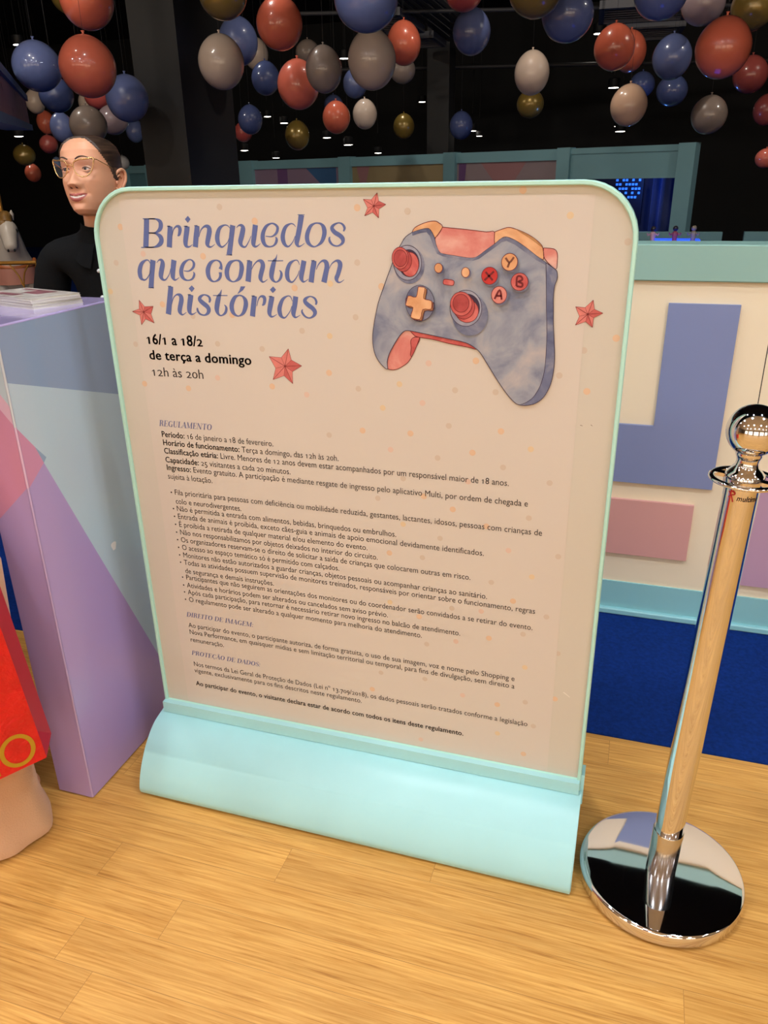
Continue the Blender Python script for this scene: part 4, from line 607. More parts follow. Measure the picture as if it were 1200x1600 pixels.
def elp(k, m, line_m=W_LRED, lw=.001):
    x, z, a, b = [q / 1000 for q in PAD_ELLIPSES[k]]
    y = nxt(); d = disc2(x, z, a, b, 32); ctl.poly([(p, y, q) for p, q in d], m)
    if line_m:
        y = nxt(); v, f = ribbon([(p, q, lw) for p, q in d + [d[0]]], 1); ctl.add([(p, y, q) for p, q in v], f, line_m)
shp('trig', W_PINK, W_LRED); shp('grip', W_PINK, W_LRED); shp('grip_dark', W_RED, W_LRED); shp('under', W_RED, W_LRED)
shp('top', W_PINK, W_LRED); shp('bumpL', W_OR, W_LRED); shp('bumpR', W_OR, W_LRED); shp('bumpR_edge', W_GOLD, None)
shp('body', W_BODY); shp('rim', W_RIM, None); shp('side', W_SIDE, W_LINE, .0009)
elp('ringL_sh', W_RIM, None); elp('ringL', W_GREY, W_LINE); elp('holeL', W_LINE, None); elp('stemL', W_RED); elp('capL_side', W_DKRED); elp('capL', W_RED); elp('dishL', W_DKRED); 
elp('shC', W_RIM, None); elp('ringC', W_GREY, W_LINE); elp('holeC', W_LINE, None); elp('stemC', W_RED); elp('capC_side', W_DKRED); elp('capC', W_RED); elp('dishC', W_DKRED)
elp('dpad', W_RIM, W_LINE, .0008); shp('cross_edge', mat('wash_brown', (120, 74, 58), 0.6, spec=0.2), W_LINE); shp('cross_lo', W_GOLD, None); shp('cross', W_OR, W_LRED)
for k, shade, face, m in (('Y', 'shade_yellow', 'face_yellow', W_OR), ('X', 'shade_left', 'face_left', mat('wash_bright_red', (190, 56, 52), .55, var=.15, vscale=60, spec=.2)), ('B', 'shade_right', 'face_right', W_RED), ('A', 'shade_low', 'face_low', W_PINK)):
    elp(shade, W_RIM, None); elp(face, m)
    y = nxt()
    for s in PAD_LETTERS[k]:
        v, f = ribbon([(a / 1000, b / 1000, .0034) for a, b in s], 4 if len(s) > 2 else 1); ctl.add([(a, y, b) for a, b in v], f, W_LRED if k != 'Y' else MATS['wash_brown'])
for k in ('dot1', 'dot2'): elp(k + '_sh', W_RIM, None); elp(k, W_OR)
shp('pill', W_RED, W_LRED)
part(ctl, 'controller_print', poster, None, 'watercolour print of a grey blue game controller with red sticks')
# scuffs on the board: real little scratches beside the poster
sc = MB(); SCM = mat('scratch_mark', (232, 226, 214), 0.4); SCD = mat('scuff_mark', (120, 104, 90), 0.6)
for a, b, m in (((-.066, .405), (-.052, .395), SCM), ((-.0785, .985), (-.074, .984), SCD), ((-.060, .987), (-.057, .985), SCD)):
    v, f = ribbon([(a[0], a[1], .0014), (b[0], b[1], .0008)], 1); sc.add([(p, PYF - .0003, q) for p, q in v], f, m)
part(sc, 'scuff', stand)

# ---------------------------------------------------------------- chrome rope post
post = thing('rope_barrier_post', (.170, 1.347, 0), 'chrome rope barrier post with ball top and round mirrored base at the right', 'barrier post')
bx, by = .170, 1.347
part(MB().lathe([(.02, .0), (.158, .0), (.160, .002), (.160, .007), (.02, .007)], RUBBER, 72, (bx, by, 0)), 'rubber_ring', post, 40)
part(MB().lathe([(.05, .006), (.1655, .006), (.1675, .008), (.1675, .029), (.1660, .0325), (.1640, .0345), (.1600, .0355), (.10, .0365), (.028, .0375), (.01, .0375)], CHROME, 96, (bx, by, 0)), 'base', post, 50)
LEAN = Matrix.Translation((bx, by, .03)) @ Matrix.Rotation(R(1.85), 4, 'Y') @ Matrix.Translation((-bx, -by, -.03))
pl = MB().lathe([(.0285, .037), (.0285, .920), (.02, .920)], CHROME, 48, (bx, by, 0)).xf(LEAN)
pole = part(pl, 'pole', post, 40)
part(MB().lathe([(.0294, .037), (.0304, .038), (.0304, .1435), (.0296, .145), (.0287, .145)], CHROME_SOFT, 48, (bx, by, 0)).xf(LEAN), 'sleeve', post, 40)
# collar: ring with four openings for rope hooks, on a hub
cl = MB(); zc = .928
ring = [(bx + .0465 * math.cos(a), by + .0465 * math.sin(a), zc) for a in np.linspace(0, 2 * math.pi, 49)[:-1]]
rs = []
for k in range(48):
    a = 2 * math.pi * k / 48; d = Vector((math.cos(a), math.sin(a), 0))
    rs.append([Vector((bx, by, zc)) + d * (.0515 + .006 * math.cos(t)) + Vector((0, 0, .0042 * math.sin(t))) for t in np.linspace(0, 2 * math.pi, 11)[:-1]])
cl.rings(rs + [rs[0]], CHROME, cap=False)
for k in range(4):
    a = math.pi / 4 + k * math.pi / 2 + .35; d = Vector((math.cos(a), math.sin(a), 0)); w = Vector((-d.y, d.x, 0))
    cl.obox(Vector((bx, by, zc)) + d * .038, d, w, (0, 0, 1), .010, .008, .0032, CHROME)
part(cl.xf(LEAN), 'hook_collar', post, 50)
part(MB().lathe([(.0285, .915), (.0320, .918), (.0320, .935), (.0305, .939), (.0255, .944), (.0200, .951), (.0178, .958), (.0180, .964), (.0205, .969), (.0215, .972), (.0210, .976)], CHROME, 48, (bx, by, 0)).xf(LEAN), 'neck', post, 60)
part(MB().ell((bx, by, 1.0125), (.0435, .0435, .0435), CHROME, 48, 28).xf(LEAN), 'ball_finial', post, 60)
# printed maker's mark wrapped on the pole
def wrap(V, F, m, ang0, z0, cap, k):
    mb = MB(); rr = .02865
    pts = []
    for a, b in V:
        t = ang0 + a * k / rr; pts.append((bx + rr * math.sin(t), by - rr * math.cos(t), z0 + b * cap))
    return mb.add(pts, F, m).xf(LEAN)
V, F, w = text_shape([('multimu', .03)], False)
part(wrap([(a + .2 * b, b / CAPH) for a, b in V], F, INK, -.34, .8975, .0092, .0108), 'maker_lettering', pole, None, 'black lettering wrapped round the pole top')
mv = []; mf = []
for s in ([(0, 1, .2), (.35, .55, .16), (.1, .1, .2)], [(.3, 1.1, .16), (.85, 1.05, .26), (.95, .75, .2), (.45, .55, .14)], [(.5, .55, .2), (.9, -.35, .22)], [(.2, .6, .12), (.75, 1.25, .16)]):
    v, f = ribbon(s, 5); o = len(mv); mv += v; mf += [tuple(i + o for i in q) for q in f]
part(wrap(mv, mf, mat('mark_red', (170, 28, 34), .5), -.88, .898, .0125, .0115), 'maker_mark', pole, None, 'small dark red mark on the pole top')

# ---------------------------------------------------------------- colourful desk at left
G_BLUE = mat('desk_grey_blue', (138, 158, 190), 0.22, coat=0.3); G_GREY = mat('desk_light_grey', (184, 204, 218), 0.22, coat=0.3); G_PINK = mat('desk_pink', (204, 140, 174), 0.22, coat=0.3)
G_LPINK = mat('desk_pale_pink', (214, 178, 204), 0.22, coat=0.3); G_MAUVE = mat('desk_mauve', (176, 152, 204), 0.22, coat=0.3); G_TRI = mat('desk_small_triangle', (140, 162, 192), 0.22, coat=0.3)
G_TOP = mat('desk_top_lilac', (176, 160, 202), 0.14, coat=0.5); G_EDGE_LIT = mat('desk_corner_highlight', (184, 160, 198), 0.3); G_EDGE_LIT2 = mat('desk_corner_highlight_grey', (196, 202, 208), 0.3)  # edge colours lightened to paint the highlight along the rounded corner
desk = thing('service_desk', (-1.5, 1.38, 0), 'glossy lilac and grey desk with pink and mauve triangles under the magazines', 'desk')
DX, DY0, DY1, DZ = -1.16, 1.2, 1.59, 1.155
def leg_panel(x0, x1, patterned):
    mb = MB(); e = .0032
    mb.box((x0 + e, DY0 + e, 0.002), (x1 - e, DY1, DZ - .03), G_MAUVE)
    X = x1 + .0006; rp = [([(1.2, 1.045), (1.59, .922), (1.59, 1.151), (1.2, 1.151)], G_BLUE), ([(1.2, 1.045), (1.2, .952), (1.241, .902), (1.267, .871), (1.257, .862), (1.349, .646), (1.59, .085), (1.59, .922)], G_GREY),
          ([(1.241, .902), (1.257, .862), (1.267, .871)], G_TRI), ([(1.2, .952), (1.2, .825), (1.257, .862), (1.241, .902)], G_PINK), ([(1.2, .825), (1.2, .004), (1.59, .004), (1.59, .085), (1.349, .646), (1.257, .862)], G_MAUVE)]
    for p, m in rp: mb.poly([(X, max(y, DY0 + e), z) for y, z in p], m)
    w = x1 - x0
    fp = [([(0, 1.0), (0, 1.151), (-1, 1.151), (-1, 1.125)], G_GREY), ([(0, 1.0), (-1, 1.125), (-1, 1.08), (0, .96)], G_LPINK), ([(0, .96), (-1, 1.08), (-1, .74), (0, .825)], G_PINK), ([(0, .825), (-1, .74), (-1, .004), (0, .004)], G_MAUVE)]
    for p, m in fp:
        if m: mb.poly([(max(min(x1 + a * w, x1 - e), x0 + e), DY0 - .0006, z) for a, z in p], m)
    for z0, z1, m in ((.004, .825, G_MAUVE), (.825, .955, G_PINK), (.955, 1.151, G_GREY)):
        q = [(x1 - e + e * math.sin(t), DY0 + e - e * math.cos(t)) for t in np.linspace(0, math.pi / 2, 6)]
        mb.rings([[(a, b, z0) for a, b in q], [(a, b, z1) for a, b in q]], G_EDGE_LIT if m is G_MAUVE else (G_LPINK if m is G_PINK else G_EDGE_LIT2), cap=False, closed=False)  # corner strip in paler tones, a painted highlight
    return mb
part(leg_panel(-1.262, DX, True), 'leg_panel', desk, 30)
part(leg_panel(-3.10, -2.998, False), 'leg_panel', desk, 30)
part(MB().box((-3.10, DY0 + .001, 1.12), (DX - .001, DY1, DZ), G_TOP, .003), 'desk_top', desk)
ch = MB(); ch.poly([(DX + .0014, 1.43 + .009 * math.cos(a) * (1 + .25 * math.sin(3 * a)), .588 + .013 * math.sin(a) * (1 + .2 * math.cos(2 * a))) for a in np.linspace(0, 2 * math.pi, 19)[:-1]], mat('chip_white', (226, 224, 224), .5))
part(ch, 'paint_chip', desk, None, 'small white chip in the desk paint')

# magazines on the desk
PAPER = mat('magazine_paper', (226, 220, 208), 0.5, var=0.1, vscale=260, vstretch=(.2, .2, 6)); COVER = mat('magazine_cover', (222, 214, 202), 0.3, coat=0.3, var=.3, vscale=34, rgb2=(168, 150, 140)); COVER2 = mat('plain_cover', (230, 226, 216), 0.3, coat=0.3)
COVER_ART = mat('cover_art', (150, 92, 96), 0.35, var=.5, vscale=60)
fc = Vector((-1.235, 1.396, 0)); e1 = Vector((.353, .936, 0)); e2 = Vector((-.96, .28, 0))
zz = DZ
for k, (w, h, t, off, tw, lab) in enumerate([(.118, .20, .0062, (0, 0), 0, 'bottom magazine of the white stack at the desk corner'), (.117, .198, .0058, (.002, .003), .02, 'second magazine from the bottom of the white stack on the desk'),
                                   (.116, .198, .0055, (-.001, .002), -.015, 'third magazine up in the white stack on the desk'), (.116, .197, .0042, (.001, .004), .01, 'topmost magazine with a faded picture cover on the white stack')]):
    a1 = Matrix.Rotation(tw, 3, 'Z') @ e1; a2 = Matrix.Rotation(tw, 3, 'Z') @ e2; p = fc + e1 * off[0] + e2 * off[1]; c = p + a1 * w / 2 + a2 * h / 2
    root = thing('magazine', (c.x, c.y, zz), lab, 'magazine', 'magazines stacked on the desk')
    part(MB().obox(Vector((c.x, c.y, zz + t / 2)), a1, a2, (0, 0, 1), w / 2, h / 2, t / 2 - .0004, PAPER), 'pages', root)
    cv = MB()
    for z in (zz + .0002, zz + t - .0002): cv.obox(Vector((c.x, c.y, z)), a1, a2, (0, 0, 1), w / 2 + .001, h / 2 + .001, .0002, COVER if k == 3 else COVER2)
    if k == 3:
        for (u, v, hu, hv) in ((.02, -.01, .025, .03), (-.03, .03, .012, .04), (.04, .05, .006, .03)): cv.obox(Vector((c.x, c.y, zz + t)) + a1 * u + a2 * v, a1, a2, (0, 0, 1), hu, hv, .0002, COVER_ART)
    part(cv, 'cover', root); zz += t

# ---------------------------------------------------------------- cream game counter behind
CY = 2.48
ctr = thing('game_counter', (0, CY + .06, 0), 'cream counter with a sage top band and raised pastel block shapes, behind the barrier post', 'counter')
part(MB().box((-1.15, CY, .125), (2.6, CY + .12, 1.12), CREAM), 'body', ctr)
part(MB().box((-1.15, CY - .014, 1.115), (2.6, CY + .13, 1.216), SAGE, .003), 'top_band', ctr)
part(MB().box((-1.15, CY - .006, .024), (2.6, CY + .12, .125), SKIRT), 'skirting', ctr)
part(MB().box((-1.15, CY - .022, .004), (2.6, CY + .12, .026), SKIRT, .004), 'skirting_lip', ctr)
part(MB().box((.366, CY - .0006, .125), (.3685, CY, 1.115), GAP), 'panel_joint', ctr)
def slab(pts, m, name, lab):
    n = len(pts); mb = MB(); i_ = [(x, CY - .014, z) for x, z in pts]
    mb.rings([[(x, CY, z) for x, z in pts], [(x, CY - .012, z) for x, z in pts]], m)
    part(mb, name, ctr, None, lab)
slab([(.083, 1.053), (.083, .680), (-.107, .680), (-.107, .488), (.278, .488), (.278, 1.053)][::1], PERI, 'block_shape', 'raised periwinkle J shaped block')
slab([(-.33, .428), (-.33, .233), (.234, .233), (.234, .428)], ROSE, 'block_shape', 'raised rose rectangle')
slab([(.345, .555), (.345, .170), (.73, .170), (.73, .362), (.54, .362), (.54, .555)], LILAC, 'block_shape', 'raised lilac block at the right edge')
BALLOONS=[
(-3.087,4.342,2.341,0.145,0.152,'coral','bright coral balloon cut by the top edge, above the biggest left coral balloon'),
(-6.033,8.151,3.239,0.167,0.195,'gold','gold balloon peeking out left of the top-left coral balloon'),
(-3.666,4.564,2.069,0.145,0.141,'blue','slate blue balloon at far left beside the hanging pink fascia board'),
(-2.9,4.007,1.969,0.145,0.148,'coral',"largest coral balloon of the left cluster, above the woman's head"),
(-5.031,6.451,2.119,0.145,0.141,'navy','dark blue balloon tucked under the far left slate blue balloon'),
(-7.211,8.839,2.33,0.116,0.138,'beige','pale beige balloon half hidden by the end of the pink fascia board'),
(-6.598,9.027,2.305,0.116,0.138,'beige','small beige balloon showing under the left edge of the largest left coral balloon'),
(-5.974,8.351,2.295,0.142,0.132,'red','red balloon mostly hidden below the largest left coral balloon'),
(-3.55,5.301,1.945,0.145,0.151,'blue','blue balloon touching the left edge of the black pillar'),
(-4.876,6.999,1.949,0.138,0.128,'mauve','mauve beige balloon below the blue one by the pillar'),
(-7.261,10.931,2.103,0.131,0.159,'blue','small blue balloon lowest beside the left edge of the black pillar'),
(-4.322,5.871,1.832,0.145,0.14,'taupe',"taupe balloon directly above the woman's dark hair"),
(-6.081,7.806,1.961,0.123,0.15,'blue','blue balloon with a white-lit upper left, up and left of the woman'),
(-8.036,9.997,2.189,0.123,0.15,'coral','brick red balloon left of the white-lit blue balloon'),
(-6.564,8.148,1.823,0.101,0.097,'maroon',"small dark maroon balloon left of the woman's forehead"),
(-8.259,9.719,1.781,0.145,0.135,'gold','dark gold balloon at far left above a small orange balloon'),
(-8.933,10.627,1.568,0.116,0.13,'coral',"small bright orange balloon left of the woman's eyeglasses"),
(-11.063,13.885,1.802,0.087,0.095,'paleblue',"tiny pale blue balloon just behind the woman's forehead"),
(-6.889,9.987,1.659,0.087,0.091,'silver',"tiny silver balloon right of the woman's dark hair"),
(-2.704,5.123,2.103,0.145,0.16,'beige','beige balloon at the right edge of the black pillar'),
(-3.044,6.059,2.358,0.145,0.165,'blue',"blue balloon behind the beige one at the pillar's right edge"),
(-4.433,9.246,2.725,0.138,0.168,'beige','beige balloon half hidden behind the blue one right of the pillar'),
(-3.714,7.924,2.324,0.138,0.152,'navy','dark navy balloon left of the glowing salmon balloon'),
(-2.342,5.255,2.311,0.145,0.152,'coral','large coral balloon near the top, left of the big top blue balloon'),
(-2.313,4.464,2.325,0.128,0.119,'gold','gold balloon cut by the top edge beside the black pillar'),
(-3.875,9.429,2.728,0.138,0.135,'taupe','dim taupe balloon behind the top of the brighter taupe balloon'),
(-2.425,5.698,2.015,0.145,0.159,'salmon','glowing salmon balloon in the middle of the centre-left cluster'),
(-2.067,5.284,2.047,0.116,0.137,'taupe','taupe balloon overlapping the glowing salmon balloon'),
(-1.324,3.944,2.151,0.145,0.135,'blue','biggest blue balloon, cut by the top edge above the large beige one'),
(-1.694,5.131,2.065,0.145,0.167,'beige','largest beige balloon hanging under the big top blue balloon'),
(-1.936,6.656,2.358,0.131,0.155,'coral','coral balloon at the right side of the largest beige balloon'),
(-2.548,8.712,2.418,0.131,0.128,'taupe','dim olive taupe balloon under the coral one beside the largest beige balloon'),
(-3.152,8.962,2.347,0.131,0.148,'blue','small blue balloon with bright top, lower left of the largest beige balloon'),
(-4.008,10.534,2.288,0.123,0.116,'blue','small blue balloon almost hidden behind a coral balloon above the sign'),
(-2.922,7.743,1.944,0.131,0.143,'coral','dark coral balloon left of the little cream balloon above the sign'),
(-2.851,8.375,2.007,0.123,0.141,'cream',"little cream balloon low above the sign's red top star"),
(-3.001,10.3,1.994,0.131,0.146,'gold','dark gold balloon low above the sign, right of the little cream balloon'),
(-3.686,8.563,1.846,0.131,0.147,'gold',"lowest gold balloon above the sign's title"),
(-3.952,8.003,1.975,0.123,0.138,'navy','navy balloon low beside the right edge of the black pillar'),
(-5.118,10.134,1.987,0.116,0.122,'red','small red balloon behind the low navy balloon by the pillar'),
(-1.461,6.604,2.664,0.145,0.145,'red','pinkish red balloon cut by the top edge above a slate blue balloon'),
(-1.445,6.835,2.429,0.145,0.163,'blue','slate blue balloon alone under the pinkish red one at the top'),
(-0.729,5.11,2.343,0.145,0.135,'gold','smoky gold balloon cut by the top edge, beside the wide blue balloon'),
(-0.585,5.504,2.282,0.152,0.15,'blue','wide blue balloon at the top, right of the smoky gold balloon'),
(-1.008,7.115,2.158,0.138,0.162,'cream','pale cream balloon hanging above a gold balloon, right of centre'),
(-1.278,9.022,2.083,0.138,0.136,'gold','gold balloon directly under the pale cream balloon right of centre'),
(-2.133,9.642,1.943,0.131,0.148,'navy','lone navy balloon low beside the distant grey column'),
(-0.332,6.098,2.171,0.131,0.138,'coral','front coral balloon of the overlapping coral pair on the right'),
(-0.304,8.009,2.375,0.138,0.164,'coral','rear coral balloon of the overlapping coral pair on the right'),
(0.04,6.864,2.183,0.138,0.15,'blue','blue balloon right of the coral pair, with another blue one under it'),
(0.078,8.054,2.065,0.131,0.125,'navy','dark blue balloon directly below another blue one on the right'),
(-0.212,9.633,2.262,0.131,0.125,'navy','navy balloon behind the peach balloon on the right'),
(-0.223,6.624,1.865,0.131,0.14,'peach','peach balloon hanging lowest below the coral pair on the right'),
(-0.064,5.316,2.322,0.145,0.135,'blue','blue balloon cut by the top edge above the right coral pair'),
(0.204,6.664,2.472,0.145,0.137,'mauve','mauve grey balloon at the top, left of the largest right coral balloon'),
(0.262,4.717,1.966,0.131,0.137,'coral','largest coral balloon of the right cluster near the top right corner'),
(0.507,6.422,2.394,0.138,0.141,'gold','gold balloon in the top right corner'),
(0.679,7.93,2.146,0.138,0.143,'maroon','dark brick balloon under the largest coral balloon on the right'),
(0.354,7.025,1.806,0.131,0.135,'taupe','taupe grey balloon hanging alone low on the right'),
(1.032,9.681,1.986,0.131,0.148,'maroon','maroon balloon cut by the right edge of the photo'),
(1.076,9.523,1.531,0.101,0.094,'salmon','small lit salmon balloon lowest at the right edge, above the cream counter')]

# ---------------------------------------------------------------- teal framed booth far behind
BA = Vector((.349, 8.235, 0)); BD = Vector((-.926, .377, 0)).normalized(); BN = Vector((-BD.y, BD.x, 0))
if BN.y < 0: BN = -BN
booth = thing('framed_booth', (-3.0, 9.7, 0), 'long teal framed booth with printed pastel panels far behind the poster stand', 'booth')
BT = mat('booth_teal', (124, 170, 180), 0.55)
def bbox(mb, s0, s1, z0, z1, d0, d1, m):
    mb.obox(BA + BD * (s0 + s1) / 2 + BN * (d0 + d1) / 2 + Vector((0, 0, (z0 + z1) / 2)), BD, BN, (0, 0, 1), (s1 - s0) / 2, (d1 - d0) / 2, (z1 - z0) / 2, m)
    return mb
POSTS = [(0, .156), (1.243, 1.384), (2.632, 2.787), (4.193, 4.384), (5.977, 6.28), (8.3, 8.45), (8.95, 9.099)]
for a, b in POSTS: part(bbox(MB(), a, b, 0.004, 1.657, -.03, .09, BT), 'post', booth)
for i in range(6):
    a, b = POSTS[i][1], POSTS[i + 1][0]
    part(bbox(MB(), a, b, 1.545 if i else 1.595, 1.648, 0, .06, BT), 'top_rail', booth)
part(bbox(MB(), POSTS[0][1], POSTS[1][0], 1.365, 1.597, .01, .05, BT), 'header_board', booth)
PAN = [mat('panel_mauve', (150, 128, 150), .4), mat('panel_sand', (150, 134, 100), .4), mat('panel_warm_grey', (146, 130, 134), .4), mat('panel_teal', (96, 140, 150), .5), mat('panel_teal2', (96, 140, 150), .5)]
PAT = [mat('panel_blue_shape', (66, 104, 148), .4), mat('panel_purple_shape', (118, 84, 130), .4), mat('panel_rose_shape', (160, 116, 118), .4)]
for i in range(1, 6):
    a, b = POSTS[i][1], POSTS[i + 1][0]
    pm = bbox(MB(), a, b, .3, 1.55, .02, .04, {1: PAN[2], 2: PAN[1], 3: PAN[0], 4: PAN[3], 5: PAN[3]}[i])
    def tri(pts, m): pm.poly([BA + BD * (a + (b - a) * s) + BN * .0185 + Vector((0, 0, z)) for s, z in pts], m)
    if i == 3: tri([(.05, 1.54), (.38, 1.54), (.05, 1.15)], PAT[0]); tri([(.60, 1.54), (.72, 1.54), (.72, .9), (.60, .9)], PAT[1]); tri([(0.05, 1.15), (.6, .5), (.05, .5)], PAT[2])
    if i == 1: tri([(.3, 1.54), (.75, 1.54), (.5, 1.2)], PAT[2]); tri([(.9, 1.54), (.98, 1.54), (.98, .6)], PAT[1])
    if i == 2: tri([(.8, 1.54), (.95, 1.54), (.88, 1.2)], PAT[2])
    part(pm, 'printed_panel', booth)
# curtain and screen glowing blue in the open bay
CURT = mat('blue_curtain', (30, 54, 120), .7, sheen=.3)
cu = MB(); n = 90
rws = []
for z in (0.02, .7, 1.5):
    row = []
    for k in range(n):
        s = .56 + k / (n - 1) * 1.15
        row.append(BA + BD * s + BN * (1.0 + .07 * math.sin(k * .75) + .04 * math.sin(k * .37 + 1)) + Vector((0, 0, z)))
    rws.append(row)
cu.rings(rws, CURT, cap=False, closed=False)
cl0 = BA + BD * .8 + BN * 1.0
solo(cu, 'stage_curtain', tuple(cl0), 'blue lit pleated curtain in the open bay of the teal booth', 'curtain', smooth=80)
LEDB = mat('led_blue', (70, 150, 255), .5, emit=.8, emit_rgb=(50, 120, 255)); LEDK = mat('led_panel_dark', (8, 18, 46), .4)
scr = thing('led_screen', tuple(BA + BD * .95 + BN * .8), 'small dark screen with glowing blue squares beside the stage curtain', 'screen')
SB = BA + BN * .8
def sbox(mb, s0, s1, z0, z1, d, m): mb.obox(SB + BD * (s0 + s1) / 2 + BN * d + Vector((0, 0, (z0 + z1) / 2)), BD, BN, (0, 0, 1), (s1 - s0) / 2, .01, (z1 - z0) / 2, m); return mb
random.seed(8)
lm = sbox(MB(), .80, 1.45, .9, 1.40, .02, LEDK)
for r_ in range(5):
    for c_ in range(8):
        if random.random() < .6: sbox(lm, .83 + c_ * .036, .85 + c_ * .036, 1.335 - r_ * .042, 1.357 - r_ * .042, .005, LEDB)
part(lm, 'panel', scr)
ld = bpy.data.lights.new('stage_lamp', 'POINT'); ld.energy = 6; ld.color = (.1, .3, 1); ld.shadow_soft_size = .08
lo = bpy.data.objects.new('stage_lamp', ld); COL.objects.link(lo); lo.location = BA + BD * .75 + BN * .5 + Vector((0, 0, 1.3))

# low sage framed stalls and the play table seen over the counter
def stall(x0, x1, y, z1, cut, lab):
    root = thing('framed_stall', ((x0 + x1) / 2, y, 0), lab, 'stall')
    part(MB().box((x0, y, .004), (x0 + cut[0], y + .06, z1 - .06), TEAL).box((x1 - cut[1], y, .004), (x1, y + .06, z1 - .06), TEAL).box((x0, y, z1 - .06), (x1, y + .06, z1), TEAL), 'frame', root)
    part(MB().box((x0 + cut[0], y + .05, .004), (x1 - cut[1], y + .07, z1 - .06), mat('stall_inside', (40, 48, 74), .6)), 'back_board', root)
stall(-.4, .495, 6.1, 1.026, (.1, .068), 'low teal framed stall seen over the counter behind the toy figures')
stall(.645, 1.5, 6.2, 1.022, (.068, .1), 'low teal framed stall seen over the counter at the right edge')
tb = thing('play_table', (.14, 4.72, 0), 'dark play table with a glowing blue edge, seen over the cream counter', 'table')
part(MB().box((-.12, 4.62, .98), (.33, 5.02, 1.048), mat('table_dark', (30, 30, 40), .5)), 'table_top', tb)
part(MB().box((.035, 4.612, 1.050), (.285, 4.98, 1.060), mat('table_glow', (40, 80, 255), .4, emit=2.2, emit_rgb=(30, 70, 255))), 'lit_field', tb)
for x in (-.08, .29):
    for y in (4.66, 4.98): part(MB().box((x - .02, y - .02, .004), (x + .02, y + .02, .98), MATS['table_dark']), 'leg', tb)
def toy(x, y, z, h, cb, ch, lab):
    root = thing('toy_figure', (x, y, z), lab, 'toy figure', 'toy figures on the play table')
    b = MB().lathe([(.010, 0), (.014, .004), (.012, .02), (.016, .038), (.012, .052), (.006, .056)], cb, 16, (x, y, z))
    for s in (-1, 1): b.tube([(x + s * .012, y, z + .044), (x + s * .026, y - .004, z + .036), (x + s * .030, y - .006, z + .048)], [.005, .0045, .004], cb, 8)
    part(b, 'body', root, 60)
    part(MB().ell((x, y, z + .069), (.0135, .0135, .0145), ch, 16, 10), 'head', root, 80)
TOYK = mat('toy_dark', (40, 34, 40), .4); TOYP = mat('toy_pink', (196, 150, 160), .4); TOYT = mat('toy_tan', (150, 134, 110), .4); TOYR = mat('toy_red', (150, 70, 80), .4)
toy(.032, 4.68, 1.060, .06, TOYP, TOYK, 'dark-headed toy figure nearest the poster stand on the play table')
toy(.145, 4.72, 1.060, .06, TOYR, TOYK, 'reddish toy figure in the middle of the play table')
toy(.240, 4.75, 1.060, .06, TOYT, TOYT, 'tan toy figure at the right end of the play table')

# ---------------------------------------------------------------- hanging fascia board and carousel horse at far left
GOLD = mat('gold_paint', (168, 120, 48), .35, metal=.6)
P0 = Vector((-3.064, 3.515, 0)); P1 = Vector((-5.415, 6.513, 0)); fd = (P1 - P0).normalized(); fn = Vector((fd.y, -fd.x, 0)); L = (P1 - P0).length
P0b = P0 - fd * 1.2
fas = thing('hanging_fascia_board', tuple((P0 + P1) / 2 + Vector((0, 0, 1.85))), 'hanging pink fascia board with blue borders and small hearts at the upper left', 'fascia board')
FP = mat('fascia_pink', (206, 156, 160), .5); FB = mat('fascia_blue', (124, 156, 190), .5); FH = mat('fascia_heart', (150, 98, 112), .5)
zt0, zt1, zb0, zb1 = 1.99, 2.135, 1.70, 1.862
def fz(t, top): return (1.956 + (2.135 - 1.956) * t) if top else (1.676 + (1.855 - 1.676) * t)
def fpt(t, q, d): return P0 + (P1 - P0) * t + fn * d + Vector((0, 0, fz(t, False) + (fz(t, True) - fz(t, False)) * q))
def fstrip(q0, q1, d0, d1, m):
    mb = MB(); t0 = -.35
    c = [fpt(t, q, d) for t in (t0, 1) for q in (q0, q1) for d in (max(d0, -.2), d1)]
    return mb.add(c, [(0, 1, 3, 2), (4, 6, 7, 5), (0, 4, 5, 1), (2, 3, 7, 6), (0, 2, 6, 4), (1, 5, 7, 3)], m)
part(fstrip(.02, .98, -.35, 0, FP), 'board', fas)
part(fstrip(.84, 1.0, -.36, .02, FB), 'border', fas); part(fstrip(0, .16, -.36, .02, FB), 'border', fas)
hm = MB()
def heart(t, q, s):
    c = fpt(t, q, .003); pts = []
    for k in range(24):
        a = 2 * math.pi * k / 24
        hx = 16 * math.sin(a) ** 3; hz = 13 * math.cos(a) - 5 * math.cos(2 * a) - 2 * math.cos(3 * a) - math.cos(4 * a)
        pts.append(c + fd * hx / 16 * s + Vector((0, 0, hz / 16 * s)))
    hm.poly(pts, FH)
for t, q in ((.05, .62), (.25, .3), (.42, .7), (.6, .3), (.72, .66), (.85, .32), (.93, .7), (-.15, .35)): heart(t, q, .028)
part(hm, 'hearts', fas)
for t in (.1, .9):
    a = fpt(t, 1, -.15); part(MB().tube([a, Vector((a.x, a.y, 4.2))], .008, DUCT, 8), 'hanging_rod', fas)

